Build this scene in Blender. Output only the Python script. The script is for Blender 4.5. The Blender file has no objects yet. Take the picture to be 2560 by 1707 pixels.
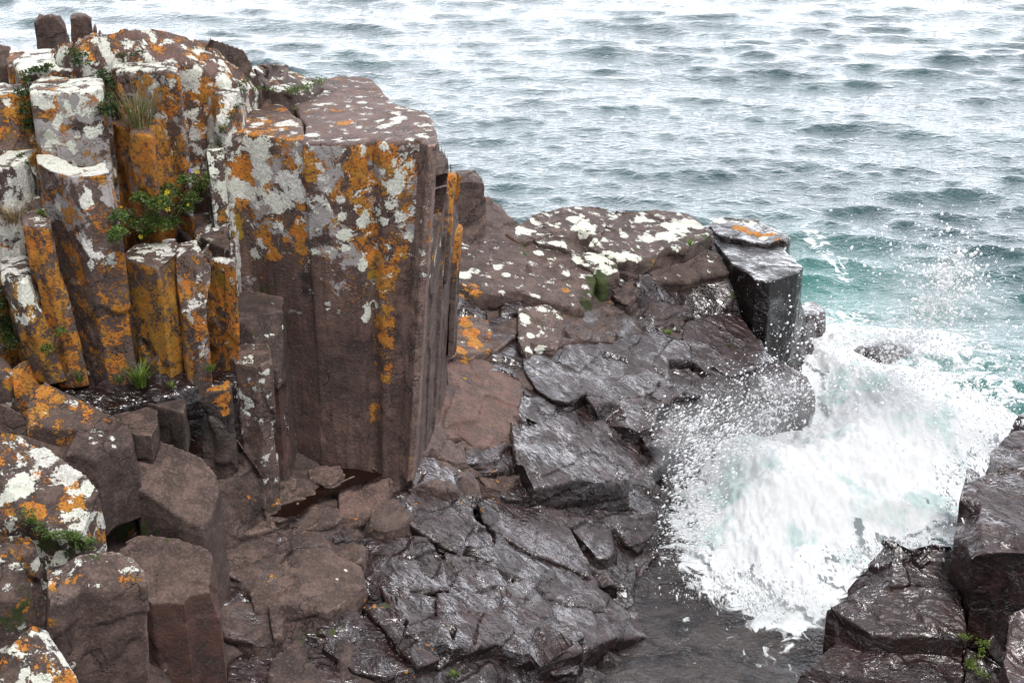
import bpy, bmesh, math, random, time
import numpy as np
from mathutils import Vector
T0 = time.time()
random.seed(7); rng = np.random.default_rng(7)
sc = bpy.context.scene
COL = sc.collection
# ------------------------------------------------------------------ camera
W, H, F = 2560.0, 1707.0, 3517.0
CH = 5.0; PITCH = math.radians(24.0)
cp, sp = math.cos(PITCH), math.sin(PITCH)
cam_d = bpy.data.cameras.new('camera'); cam = bpy.data.objects.new('camera', cam_d); COL.objects.link(cam)
cam.location = (0, 0, CH); cam.rotation_euler = (math.pi/2 - PITCH, 0, 0)
cam_d.sensor_width = 36.0; cam_d.lens = 36.0*F/W; cam_d.clip_end = 3000; cam_d.clip_start = 0.1
sc.camera = cam

def ray(px, py):
    x = (px - W/2)/F; y = -(py - H/2)/F
    return np.array([x, cp + y*sp, -sp + y*cp])
def pt(px, py, q):
    """point of the place seen at a pixel; q < 4.2 is a height, otherwise a distance"""
    d = ray(px, py)
    t = (q - CH)/d[2] if q < 4.2 else q/d[1]
    return np.array([0, 0, CH]) + d*t
def zat(py, Y):
    d = ray(W/2, py); return CH + d[2]*Y/d[1]
def project(P):
    x = P[:, 0]; y = P[:, 1]; z = P[:, 2]-CH
    dep = y*cp - z*sp; up = y*sp + z*cp
    return W/2 + F*x/dep, H/2 - F*up/dep, dep

# ------------------------------------------------------------------ noise
def _h(i, j, k, s):
    n = (i*374761393 + j*668265263 + k*1274126177 + s*974711) & 0xFFFFFFFF
    n = ((n ^ (n >> 13))*1274126177) & 0xFFFFFFFF
    n = (n ^ (n >> 16))
    return (n & 0xFFFFFF)/float(0xFFFFFF)
def vnoise(P, s=0):
    I = np.floor(P).astype(np.int64); f = P - I; u = f*f*(3-2*f)
    r = 0
    for a in (0, 1):
        wx = u[:, 0] if a else 1-u[:, 0]
        for b in (0, 1):
            wy = u[:, 1] if b else 1-u[:, 1]
            for c in (0, 1):
                wz = u[:, 2] if c else 1-u[:, 2]
                r = r + wx*wy*wz*_h(I[:, 0]+a, I[:, 1]+b, I[:, 2]+c, s)
    return r*2-1
def fbm(P, f=1.0, o=4, s=0, g=.5):
    a = 1.0; t = 0; n = 0
    for i in range(o):
        t = t + a*vnoise(P*f + i*17.3, s+i); n += a; a *= g; f *= 2.03
    return t/n
def sstep(a, b, x):
    t = np.clip((x-a)/(b-a), 0, 1); return t*t*(3-2*t)

# ------------------------------------------------------------------ the shelf: its height as a function of the place
SC = [(600,1400,.85),(560,1700,.58),(700,1700,.56),(690,1150,1.0),(870,1165,1.0),(1050,1120,.95),(1100,900,.98),(1100,700,1.15),(1110,560,1.27),
 (1110,470,1.5),(1190,470,1.45),(1250,520,1.27),(1380,540,1.2),(1500,520,1.15),(1750,570,.98),(1870,680,.9),(1700,640,.97),(1600,690,.97),(1600,790,.68),(1720,780,.62),
 (1850,800,.5),(1300,640,1.12),(1300,750,1.0),(1200,720,1.08),(1200,810,.92),(1300,880,.84),(1500,870,.68),(1700,880,.52),(1890,890,.4),(2010,960,.27),
 (1700,1000,.42),(1400,1000,.66),(1200,1000,.83),(1600,1100,.36),(1640,1200,.18),(1450,1150,.5),(1300,1150,.64),(1100,1150,.8),
 (1300,1300,.42),(1530,1330,.18),(1600,1400,.03),(1500,1500,.1),(1590,1590,-.02),(1350,1450,.32),(1440,1650,.13),(1250,1590,.36),
 (1050,1600,.5),(900,1400,.67),(1000,1300,.74),(1100,1720,.4),(1300,1720,.22),(1500,1720,.02),(800,1300,.9),(720,1250,.95),(100,1350,1.35),(100,1600,1.2),(300,1600,.9),(-300,1500,1.4),(200,1000,1.6),(-200,1000,1.7)]
SP = np.array([pt(*c) for c in SC])
_n = len(SP)
_D = np.linalg.norm(SP[:, None, :2]-SP[None, :, :2], axis=2)
_A = np.zeros((_n+3, _n+3)); _A[:_n, :_n] = _D - np.eye(_n)*.02
_A[:_n, _n] = 1; _A[:_n, _n+1:] = SP[:, :2]; _A[_n, :_n] = 1; _A[_n+1:, :_n] = SP[:, :2].T
_w = np.linalg.solve(_A, np.concatenate([SP[:, 2], [0, 0, 0]]))
def S(XY):
    XY = np.atleast_2d(XY)
    r = np.zeros(len(XY))
    for i in range(0, len(XY), 20000):
        q = XY[i:i+20000]
        r[i:i+20000] = np.linalg.norm(q[:, None, :]-SP[None, :, :2], axis=2) @ _w[:_n] + _w[_n] + q @ _w[_n+1:]
    return r
def on_shelf(px, py, dz=0.):
    z = .7
    for _ in range(14):
        p = pt(px, py, z); z = .5*z + .5*(float(S(p[None, :2])[0]) + dz)
    return pt(px, py, z)

# ------------------------------------------------------------------ materials
def nt(name):
    m = bpy.data.materials.new(name); m.use_nodes = True
    t = m.node_tree; t.nodes.clear(); return m, t
class N:
    def __init__(s, t): s.t = t
    def n(s, ty, ins=None, **kw):
        o = s.t.nodes.new(ty)
        for k, v in kw.items(): setattr(o, k, v)
        for k, v in (ins or {}).items():
            if isinstance(v, bpy.types.NodeSocket): s.t.links.new(v, o.inputs[k])
            else: o.inputs[k].default_value = v
        return o
    def math(s, op, a, b=0., c=0., clamp=False):
        return s.n('ShaderNodeMath', {0: a, 1: b, 2: c}, operation=op, use_clamp=clamp).outputs[0]
    def attr(s, name): return s.n('ShaderNodeAttribute', attribute_name=name).outputs['Fac']
    def noise(s, vec, scale, detail=5., rough=.55, dist=0.):
        return s.n('ShaderNodeTexNoise', {'Vector': vec, 'Scale': scale, 'Detail': detail, 'Roughness': rough, 'Distortion': dist}).outputs['Fac']
    def step(s, x, a, b):
        return s.n('ShaderNodeMapRange', {'Value': x, 'From Min': a, 'From Max': b}, interpolation_type='SMOOTHSTEP').outputs[0]
    def mix(s, f, a, b, bt='MIX'):
        o = s.n('ShaderNodeMix', data_type='RGBA', blend_type=bt)
        for i, v in ((0, f), (6, a), (7, b)):
            if isinstance(v, bpy.types.NodeSocket): s.t.links.new(v, o.inputs[i])
            else: o.inputs[i].default_value = v if i == 0 else (*v, 1) if len(v) == 3 else v
        return o.outputs[2]

def rock_material():
    m, t = nt('weathered_rock'); g = N(t)
    co = g.n('ShaderNodeNewGeometry').outputs['Position']
    n1 = g.noise(co, 2.2, 4); n2 = g.noise(co, 11, 6, .6); n3 = g.noise(co, 70, 6, .7); n4 = g.noise(co, 260, 3, .6)
    tone = g.attr('tone')
    base = g.mix(g.step(n1, .35, .65), (.033, .020, .0165), (.066, .041, .033))
    base = g.mix(g.step(n2, .42, .68), base, (.108, .069, .057))
    base = g.mix(g.math('MULTIPLY', g.step(n3, .5, .64), .45), base, (.19, .128, .107))
    base = g.mix(g.math('MULTIPLY', g.step(n3, .47, .34), .5), base, (.015, .011, .0105))
    # vertical run marks and red iron stain where the attribute says so
    st = g.n('ShaderNodeVectorMath', {0: co, 1: (22, 22, 2.0)}, operation='MULTIPLY').outputs[0]
    n5 = g.noise(st, 1., 4, .6)
    base = g.mix(g.math('MULTIPLY', g.step(n5, .5, .72), g.math('MULTIPLY', g.attr('run'), .75)), base, (.018, .014, .013))
    base = g.mix(g.math('MULTIPLY', g.step(n5, .48, .3), g.math('MULTIPLY', g.attr('run'), .45)), base, (.13, .1, .088))
    base = g.mix(g.math('MULTIPLY', g.attr('red'), g.step(n2, .3, .62)), base, (.10, .03, .02))
    base = g.mix(g.attr('grime_shade'), base, (.013, .010, .0095))  # near-black tint: dark dirt, and shade painted on some side faces
    pn = g.n('ShaderNodeNewGeometry').outputs['Pointiness']
    base = g.mix(g.math('MULTIPLY', g.step(g.math('ADD', pn, g.math('MULTIPLY', g.math('SUBTRACT', n3, .5), .06)), .53, .60), .6), base, (.27, .19, .165))
    cw = g.n('ShaderNodeVectorMath', {0: co, 1: g.n('ShaderNodeVectorMath', {0: g.n('ShaderNodeTexNoise', {'Vector': co, 'Scale': 3.5, 'Detail': 5., 'Roughness': .6}).outputs['Color'], 1: (.45, .45, .45)}, operation='MULTIPLY').outputs[0]}, operation='ADD').outputs[0]
    ce = g.n('ShaderNodeTexVoronoi', {'Vector': cw, 'Scale': 2.6, 'Randomness': 1.}, feature='DISTANCE_TO_EDGE').outputs['Distance']
    crack = g.math('MULTIPLY', g.step(ce, .012, .003), g.step(g.noise(co, 1.7, 3), .48, .56))
    base = g.mix(g.math('MULTIPLY', crack, .85), base, (.012, .009, .008))
    base = g.mix(1.0, base, g.n('ShaderNodeCombineColor', {0: tone, 1: tone, 2: tone}).outputs[0], 'MULTIPLY')
    # wetness: darker and glossy, in sheets with ragged margins
    nw = g.noise(co, 5., 7, .62, .6)
    wet = g.step(g.math('ADD', g.attr('wet'), g.math('MULTIPLY', g.math('SUBTRACT', nw, .5), 1.5)), .35, .62)
    base = g.mix(g.math('MULTIPLY', wet, .95), base, g.mix(1., base, (.28, .215, .27), 'MULTIPLY'))
    npu = g.noise(co, 8., 5, .6, 1.2)
    film = g.math('MULTIPLY', g.step(npu, .56, .6), g.math('MULTIPLY', wet, g.attr('film')))
    base = g.mix(g.math('MULTIPLY', film, .8), base, (.014, .006, .004))
    # lichens
    wv = g.n('ShaderNodeVectorMath', {0: co, 1: g.n('ShaderNodeVectorMath', {0: g.n('ShaderNodeTexNoise', {'Vector': co, 'Scale': 9., 'Detail': 3.}).outputs['Color'], 1: (.09, .09, .09)}, operation='MULTIPLY').outputs[0]}, operation='ADD').outputs[0]
    lo = g.noise(wv, 8.5, 10, .72, .3)
    low = g.math('ADD', g.attr('orange'), g.math('MULTIPLY', g.math('SUBTRACT', lo, .5), 1.9))
    crumb = g.noise(co, 85., 5, .7)
    low = g.math('ADD', low, g.math('MULTIPLY', g.math('SUBTRACT', crumb, .5), .7))
    om = g.step(low, .5, .57)
    co2 = g.n('ShaderNodeVectorMath', {0: wv, 1: (3.1, 5.7, 9.2)}, operation='ADD').outputs[0]
    lw = g.noise(co2, 11., 9, .62, .2)
    vor = g.n('ShaderNodeTexVoronoi', {'Vector': wv, 'Scale': 13., 'Randomness': 1.}, feature='F1').outputs['Distance']
    lwv = g.math('ADD', g.attr('white'), g.math('MULTIPLY', g.math('SUBTRACT', lw, .5), 1.7))
    lwv = g.math('ADD', lwv, g.math('MULTIPLY', g.math('SUBTRACT', .42, vor), .45))
    lwv = g.math('ADD', lwv, g.math('MULTIPLY', g.math('SUBTRACT', crumb, .5), .7))
    wm = g.step(lwv, .5, .56)
    oc = g.mix(g.step(n2, .35, .65), (.42, .135, .014), (.34, .16, .018))
    oc = g.mix(g.math('MULTIPLY', g.step(n3, .52, .68), .6), oc, (.6, .24, .035))
    oc = g.mix(g.step(crumb, .47, .36), oc, (.09, .04, .018))
    oc = g.mix(g.math('MULTIPLY', g.step(g.noise(co, 32., 4, .6), .54, .62), .75), oc, (.075, .045, .03))
    oc = g.mix(g.attr('olive'), oc, (.22, .14, .01))
    wc = g.mix(g.step(n1, .4, .6), (.54, .555, .47), (.45, .435, .415))
    wc = g.mix(g.step(n3, .46, .62), wc, (.68, .68, .61))
    wc = g.mix(g.math('MULTIPLY', g.step(crumb, .45, .33), .8), wc, (.16, .145, .125))
    gm = g.step(g.math('ADD', g.attr('grey'), g.math('MULTIPLY', g.math('SUBTRACT', g.noise(co2, 5., 8, .6), .5), 1.8)), .5, .55)
    gc = g.mix(n3, (.24, .22, .215), (.33, .305, .30))
    c = g.mix(gm, base, gc); c = g.mix(om, c, oc); c = g.mix(wm, c, wc)
    mossn = g.step(g.math('ADD', g.attr('moss'), g.math('MULTIPLY', g.math('SUBTRACT', g.noise(co, 20., 6, .6), .5), 1.2)), .45, .6)
    c = g.mix(mossn, c, g.mix(n3, (.008, .014, .003), (.05, .07, .01)))
    lich = g.math('MAXIMUM', g.math('MAXIMUM', om, wm), mossn)
    rough = g.mix(wet, (.78, .78, .78), g.mix(g.step(nw, .42, .6), (.42, .42, .42), (.17, .17, .17)))
    rough = g.mix(film, rough, (.05, .05, .05))
    rough = g.mix(lich, rough, (.9, .9, .9))
    fin = g.math('SUBTRACT', 1., g.math('MULTIPLY', wet, .9))
    h = g.math('MULTIPLY', g.math('MULTIPLY', n3, .55), fin)
    h = g.math('ADD', h, g.math('MULTIPLY', g.math('MULTIPLY', n2, 1.1), g.math('SUBTRACT', 1., g.math('MULTIPLY', wet, .5)))); h = g.math('ADD', h, g.math('MULTIPLY', g.math('MULTIPLY', n4, .22), fin))
    h = g.math('SUBTRACT', h, g.math('MULTIPLY', crack, .9))
    fl = g.n('ShaderNodeVectorMath', {0: g.n('ShaderNodeVectorRotate', {'Vector': wv, 'Angle': math.radians(38)}, rotation_type='Z_AXIS').outputs[0], 1: (4.5, 17, 14)}, operation='MULTIPLY').outputs[0]
    h = g.math('ADD', h, g.math('MULTIPLY', g.noise(fl, .8, 3, .5, .5), g.math('MULTIPLY', g.attr('wet'), 2.2)))
    # fine bedding ripples on the wet shelf
    rp = g.n('ShaderNodeVectorMath', {0: wv, 1: (14, 46, 40)}, operation='MULTIPLY').outputs[0]
    h = g.math('ADD', h, g.math('MULTIPLY', g.noise(rp, 1., 3, .5), g.math('MULTIPLY', g.attr('wet'), .55)))
    h = g.math('MULTIPLY', h, g.math('SUBTRACT', 1., g.math('MULTIPLY', film, .93)))
    h = g.math('MULTIPLY', h, 1.)
    h = g.math('ADD', h, g.math('MULTIPLY', g.math('MAXIMUM', om, wm), g.math('ADD', .16, g.math('MULTIPLY', crumb, .3))))
    bump = g.n('ShaderNodeBump', {'Height': h, 'Strength': .9, 'Distance': .014}).outputs[0]
    b = g.n('ShaderNodeBsdfPrincipled', {'Base Color': c, 'Roughness': rough, 'Normal': bump, 'Specular IOR Level': .5})
    t.links.new(g.math('MULTIPLY', g.math('MULTIPLY', wet, g.math('SUBTRACT', 1., lich)), g.math('MULTIPLY', g.step(nw, .44, .6), 1.)), b.inputs['Coat Weight'])
    b.inputs['Coat Roughness'].default_value = .17; b.inputs['Coat IOR'].default_value = 1.5
    t.links.new(bump, b.inputs['Coat Normal'])
    o = g.n('ShaderNodeOutputMaterial', {'Surface': b.outputs[0]})
    return m
ROCK = rock_material()

def plain(name, c1, c2, rough=.6, scale=30., trans=0.):
    m, t = nt(name); g = N(t)
    co = g.n('ShaderNodeNewGeometry').outputs['Position']
    c = g.mix(g.step(g.noise(co, scale, 3), .35, .65), c1, c2)
    b = g.n('ShaderNodeBsdfPrincipled', {'Base Color': c, 'Roughness': rough})
    out = b.outputs[0]
    if trans:
        tr = g.n('ShaderNodeBsdfTranslucent', {'Color': c})
        out = g.n('ShaderNodeMixShader', {0: trans, 1: out, 2: tr.outputs[0]}).outputs[0]
    g.n('ShaderNodeOutputMaterial', {'Surface': out})
    return m
LEAF = plain('leaf_green', (.045, .085, .014), (.11, .17, .03), .55, 25, .3)
LEAFD = plain('leaf_dark', (.02, .042, .01), (.05, .085, .017), .55, 25, .3)
LEAFB = plain('leaf_bright', (.08, .14, .015), (.16, .22, .03), .55, 25, .35)
STRAW = plain('dry_grass', (.16, .11, .05), (.3, .22, .12), .7, 40, .25)
YEL = plain('yellow_petal', (.6, .45, .01), (.7, .58, .02), .5, 60, .2)
VIO = plain('violet_petal', (.2, .1, .55), (.3, .15, .7), .5, 60, .2)
TWIG = plain('twig', (.09, .05, .03), (.16, .1, .07), .8, 60)

# ------------------------------------------------------------------ things and tags
def tag(o, name=None, label=None, cat=None, group=None, kind=None):
    if label: o['label'] = label
    if cat: o['category'] = cat
    if group: o['group'] = group
    if kind: o['kind'] = kind
    return o
def mesh_obj(name, V, Fc, mats, parent=None, smooth=True, midx=None):
    me = bpy.data.meshes.new(name)
    V = np.asarray(V, dtype=np.float32)
    if isinstance(Fc, np.ndarray):
        k = Fc.shape[1]
        me.vertices.add(len(V)); me.vertices.foreach_set('co', V.ravel())
        me.loops.add(Fc.size); me.loops.foreach_set('vertex_index', Fc.astype(np.int32).ravel())
        me.polygons.add(len(Fc)); me.polygons.foreach_set('loop_start', np.arange(0, Fc.size, k, dtype=np.int32))
        me.update(calc_edges=True)
    else:
        me.from_pydata(V.tolist(), [], Fc); me.update()
    for m in (mats if isinstance(mats, list) else [mats]): me.materials.append(m)
    if smooth: me.polygons.foreach_set('use_smooth', np.ones(len(me.polygons), dtype=bool))
    if midx is not None: me.polygons.foreach_set('material_index', np.asarray(midx, dtype=np.int32))
    o = bpy.data.objects.new(name, me); COL.objects.link(o)
    if parent: o.parent = parent
    return o
ATT = ('orange', 'white', 'grey', 'olive', 'moss', 'wet', 'film', 'run', 'red', 'grime_shade', 'tone')
REG = []     # every rock mesh with its vertex arrays

def register(o, V, A):
    REG.append([o, V, A])

def sculpt(V, NRM, E, seed, amp=.012, fac=.010, aniso=(1, 1, 1), nseed=26, worn=.16, chips=3, rim=None, cen=None, fine=.0025, chipsize=.05):
    r = np.random.default_rng(seed)
    if rim is not None and chips:
        for _ in range(chips):
            p = rim[r.integers(len(rim))] ; q = rim[(r.integers(len(rim)))]
            d = p - cen; d[2] = abs(r.normal(.35, .3)); d[:2] /= (np.linalg.norm(d[:2])+1e-6)
            d[:2] += r.normal(0, .5, 2); d /= np.linalg.norm(d)
            c = chipsize*r.uniform(.35, 1.2)
            base = p.copy()
            near = np.linalg.norm(V-p, axis=1) < c*7
            s = (V-p) @ d + c
            mv = near & (s > 0)
            V[mv] -= d*s[mv, None]
    a = np.array(aniso)
    lo, hi = V.min(0), V.max(0)
    seeds = (lo + (hi-lo)*r.random((nseed, 3)))*a
    Wp = V*a + np.stack([fbm(V, 5, 2, seed+k) for k in range(3)], 1)*.05
    D = ((Wp[:, None, :]-seeds[None])**2).sum(2)
    j = D.argmin(1)
    off = r.uniform(-1, 1, nseed); tilt = r.normal(0, .5, (nseed, 3))
    disp = off[j]*fac + ((Wp-seeds[j])*tilt[j]).sum(1)*fac*1.5
    disp = disp + fbm(V*a, 3.2, 3, seed+50)*amp + fbm(V, 22, 3, seed+60)*fine
    V = V + NRM*disp[:, None]
    # worn edges: masked relaxation
    if worn > 0:
        m = sstep(-.15, .35, fbm(V, 4, 2, seed+70))*worn
        deg = np.bincount(E.ravel(), minlength=len(V)).astype(float)[:, None]
        for _ in range(5):
            acc = np.stack([np.bincount(E[:, 0], V[E[:, 1], k], len(V)) + np.bincount(E[:, 1], V[E[:, 0], k], len(V)) for k in range(3)], 1)
            V = V + (acc/deg - V)*m[:, None]
    return V

def block(name, top, zb, lean=(0, 0), taper=(1, 1), tc=None, parent=None, vox=.012, seed=None, att=None, label=None, cat='rock', group=None,
          dome=0., mid=None, **kw):
    """a rock: outline of its top (points of the place), dropped to zb, remeshed and broken"""
    P = np.array([pt(*p) if isinstance(p, tuple) else p for p in top])
    seed = seed if seed is not None else (abs(hash((round(P[0][0]*997), round(P[0][1]*991)))) % 10000)
    cen = P.mean(0)
    n = len(P)
    B = P.copy()
    c0 = cen if tc is None else np.array([tc[0], tc[1], 0])
    dz = P[:, 2] - zb
    B[:, 0] = c0[0] + (P[:, 0]-c0[0])*taper[0] + lean[0]*dz
    B[:, 1] = c0[1] + (P[:, 1]-c0[1])*taper[1] + lean[1]*dz
    B[:, 2] = zb
    bm = bmesh.new()
    tv = [bm.verts.new(p) for p in P]; bv = [bm.verts.new(p) for p in B]
    f = bm.faces.new(tv); g = bm.faces.new(bv[::-1])
    for i in range(n):
        k = (i+1) % n
        bm.faces.new((tv[k], tv[i], bv[i], bv[k]))
    bmesh.ops.triangulate(bm, faces=[f, g])
    bmesh.ops.recalc_face_normals(bm, faces=bm.faces)
    me = bpy.data.meshes.new(name); bm.to_mesh(me); bm.free()
    o = bpy.data.objects.new(name, me); COL.objects.link(o)
    md = o.modifiers.new('r', 'REMESH'); md.mode = 'VOXEL'; md.voxel_size = vox
    dg = bpy.context.evaluated_depsgraph_get()
    me2 = bpy.data.meshes.new_from_object(o.evaluated_get(dg)); me2.name = name
    o.modifiers.clear(); o.data = me2; bpy.data.meshes.remove(me)
    k = len(me2.vertices)
    V = np.empty(k*3, np.float32); me2.vertices.foreach_get('co', V); V = V.reshape(-1, 3).astype(float)
    NR = np.empty(k*3, np.float32); me2.vertex_normals.foreach_get('vector', NR); NR = NR.reshape(-1, 3).astype(float)
    E = np.empty(len(me2.edges)*2, np.int32); me2.edges.foreach_get('vertices', E); E = E.reshape(-1, 2)
    if dome:
        R2 = (((V[:, :2]-cen[:2])/(np.ptp(P[:, :2], axis=0)/2+1e-6))**2).sum(1)
        V[:, 2] += dome*np.clip(1-R2, -.3, 1)*sstep(zb, cen[2], V[:, 2])
    V = sculpt(V, NR, E, seed, rim=P, cen=cen, **kw)
    me2.vertices.foreach_set('co', V.astype(np.float32).ravel())
    me2.polygons.foreach_set('use_smooth', np.ones(len(me2.polygons), dtype=bool))
    me2.materials.append(ROCK); me2.update()
    me2.vertex_normals.foreach_get('vector', (q := np.empty(k*3, np.float32))); q = q.reshape(-1, 3)
    A = {a: np.zeros(k) for a in ATT}; A['tone'][:] = 1.0
    att = att or {}
    up = sstep(.2, .85, q[:, 2])
    for a, v in att.items():
        if a.endswith('_top'): A[a[:-4]] += v*up
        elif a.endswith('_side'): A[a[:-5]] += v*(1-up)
        elif a.endswith('_hi'):     # only the upper part of the rock
            A[a[:-3]] += v*sstep(.25, .9, (V[:, 2]-zb)/(cen[2]-zb))
        elif a == 'tone': A['tone'][:] = v
        else: A[a] += v
    A['tone'] *= np.random.default_rng(seed+1).uniform(.8, 1.2)
    register(o, V, A)
    if parent: o.parent = parent
    else: tag(o, label=label, cat=cat, group=group, kind='thing')
    return o
# ------------------------------------------------------------------ the cliff: columns and blocks
G1 = 'jointed rock columns of the cliff'
G2 = 'broken blocks at the foot of the cliff'
TALL = dict(aniso=(1, 1, .42), amp=.013, fac=.012, nseed=34, chipsize=.042)
def at_zc(poly, z): return [(x, y, z) for x, y in poly]
def col(label, poly, z, pyb, Y, att, name='rock_column', group=G1, deep=.22, dzt=0., **kw):
    k = dict(TALL); k.update(kw)
    zb = zat(pyb, Y) - deep
    z = zat(max(p[1] for p in poly), Y) + dzt
    t = [(p[0], p[1], p[2] if len(p) > 2 else z) for p in poly]
    t = [pt(*p) for p in t]; C_ = np.mean(t, 0); gr = k.pop('grow', .004)
    t = [p + np.append((p-C_)[:2]/np.linalg.norm((p-C_)[:2])*gr, 0) for p in t]
    return block(name, t, zb, label=label, cat=k.pop('cat', 'rock column'), group=group, att=att, **k)

UP = dict(orange_top=.30, white_top=.58, orange_side=.42, white_side=.36, grey_side=.3)
# summit
col('square dark brown block standing on the summit, larger of the two', [(84,42),(158,40),(164,34),(94,32)], 3.47, 128, 8.6, dict(orange_top=.3, orange_side=.22, grime_shade=.15), name='rock_block', taper=(1.2,1.1), cat='rock')
col('small wedge shaped brown block beside the square summit block', [(176,44),(222,42),(247,58),(216,36),(184,34)], 3.46, 130, 8.7, dict(orange_side=.3, orange_top=.35, grime_shade=.1), name='rock_block', taper=(1.25,1.1), cat='rock', chips=0, fac=.005)
col('small brown rock at the left edge below the summit', [(-60,120),(18,120),(24,112),(-60,110)], 3.3, 230, 7.9, dict(orange_side=.3, grime_shade=.1), name='rock_block', cat='rock')
col('low orange flecked boulder behind the leaves at the left edge', [(15,132),(55,122),(70,140),(60,160),(20,165)], 3.22, 240, 7.7, dict(orange=.5, white=.3), name='rock_block', cat='rock')
block('rock_dome', [(120,118,3.32),(176,102,3.42),(262,71,3.47),(330,66,3.46),(400,57,3.45),(462,72,3.40),(540,92,3.34),(602,112,3.28),(640,150,3.2),(655,190,3.1),(620,212,3.1),(560,205,3.16),(470,160,3.27),(380,150,3.3),(300,150,3.31),(210,165,3.3),(150,150,3.3)], 1.0,
  label='broad rounded summit rock with reddish top and pale lichen', cat='rock', group=G1, att=dict(orange_top=.46, white_top=.5, white_side=.5, orange_side=.45, red=.3), amp=.02, fac=.012, vox=.016, chips=5, nseed=40, taper=(.9,.9))
block('rock_block', [(455,80,3.40),(520,84,3.38),(602,112,3.3),(648,155,3.2),(690,150,3.1),(720,165,3.05),(700,215,3.02),(640,205,3.08),(600,180,3.16),(500,150,3.26),(455,130,3.3)], 1.2,
  label='pale lichen covered block sloping right of the summit', cat='rock', group=G1, att=dict(orange_top=.36, white_top=.5, grey=.2), amp=.016, fac=.016, chips=6, nseed=40)
block('rock_block', [(618,172,3.1),(700,155,3.08),(752,155,3.05),(812,178,3.0),(815,215,2.97),(760,240,2.97),(700,232,3.0),(640,215,3.04)], 1.2,
  label='white crusted block above the mossy crack', cat='rock', group=G1, att=dict(orange_top=.36, white_top=.54), fac=.016, chips=5)
# columns of the left cluster
col('pale lichen topped block behind the trailing green plant', [(32,152),(58,122),(100,114),(152,117),(174,134),(180,174),(120,178),(58,186)], 3.3, 420, 7.35, dict(UP, white_top=.72, orange_side=.52, white_side=.5), name='rock_column', vox=.014)
col('tallest pale column with rust bands, upper left', [(74,197),(102,182),(160,185),(213,174),(246,172),(258,200),(258,224),(196,232),(135,230),(80,232)], 3.27, 560, 7.03, dict(orange_side=.47, white_top=.62, orange_top=.4, white_side=.48, grey_side=.62), chips=4)
col('broad orange column with grass growing on its shoulder', [(262,314),(281,303),(325,328),(378,340),(380,318),(413,306),(428,285),(400,262),(330,270),(266,280)], 3.0, 640, 7.05, dict(orange_side=.62, grey_side=.42, orange_top=.5), chips=3)
col('tall narrow column with pale cap behind the dry grass', [(282,166),(322,149),(380,141),(438,147),(448,186),(398,180),(340,174),(286,178)], 3.27, 520, 7.3, dict(orange_side=.52, white_top=.62, orange_top=.33, white_side=.42, grey_side=.45), chips=3)
col('pale column with a large rust stain beside the dark cleft', [(449,172),(470,156),(530,165),(606,184),(612,206),(596,240),(556,256),(520,244),(484,218),(462,206)], 3.18, 760, 7.38, dict(orange_side=.42, white_side=.58, white_top=.6, grey_side=.55), chips=4, vox=.014)
col('narrow pale pillar wedged left of the huge column', [(500,330),(535,300),(560,296),(566,330),(562,372),(520,380)], 2.86, 860, 7.25, dict(orange_side=.36, white_side=.56, white_top=.6, olive=.3), chips=3)
col('orange and white rock at the left edge below the trailing plant', [(-90,222),(0,208),(38,196),(74,206),(74,236),(30,246),(-90,262)], 3.16, 520, 6.95, dict(UP, orange_side=.6), chips=3)
col('pale green crusted rock at the left edge beside the dark notch', [(-90,352),(0,326),(66,344),(84,372),(60,402),(20,420),(-90,425)], 2.95, 760, 6.75, dict(white_side=.64, white_top=.7, orange_side=.36, grey_side=.5), chips=3)
col('brown orange rock behind the dry grass at the left edge', [(-90,480),(0,452),(60,466),(88,486),(70,520),(0,540),(-90,560)], 2.78, 880, 6.62, dict(orange_side=.56, white_top=.6, olive=.3), chips=3)
col('slender orange column left of the long leaning column', [(59,530),(76,500),(99,488),(118,530),(124,560),(92,566),(62,560)], 2.7, 872, 6.5, dict(orange_side=.58, white_top=.4, grey_side=.35), taper=(1.5,1), lean=(.03,0), chips=2)
col('short grey topped column with a bright orange foot', [(4,655),(26,602),(50,566),(66,604),(72,660),(70,700),(36,710),(10,700)], 2.5, 868, 6.4, dict(orange_side=.56, white_hi=.58, olive=.35), taper=(1.5,1), lean=(.10,0), chips=2)
col('long column leaning over the ledge with round pale lichens', [(86,384),(150,379),(262,381),(279,442),(196,448),(96,416)], 2.94, 950, 6.6, dict(orange_side=.47, white_top=.58, orange_top=.42, white_hi=.2, grey_hi=.55), taper=(.97,1), tc=(-.95*2,6.8), lean=(.01,0), chips=4)
col('orange column with white flecked top below the yellow flowers', [(295,640),(340,612),(400,592),(442,588),(444,642),(434,656),(399,672),(345,654)], 2.59, 960, 6.65, dict(orange_side=.58, white_top=.56, olive_side=.35, orange_top=.2), chips=3, fac=.014)
col('thin orange column in the middle of the row of three', [(438,644),(446,600),(488,584),(497,625),(506,662),(472,668),(446,660)], 2.6, 960, 6.62, dict(orange_side=.56, white_top=.5, grey_side=.45, white_side=.25), lean=(-.02,0), chips=2, fac=.006)
col('right orange column of the row with a pale edge', [(496,622),(520,606),(560,620),(588,646),(590,664),(552,654),(502,636)], 2.66, 922, 6.78, dict(orange_side=.58, white_top=.56, white_side=.3), lean=(-.04,0), chips=2)
col('white crusted column rising behind the orange row', [(482,534),(502,506),(526,494),(550,540),(578,600),(576,625),(530,606),(490,580)], 2.72, 760, 6.95, dict(white=.42, orange_side=.4, orange_top=.35), chips=2)
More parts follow.
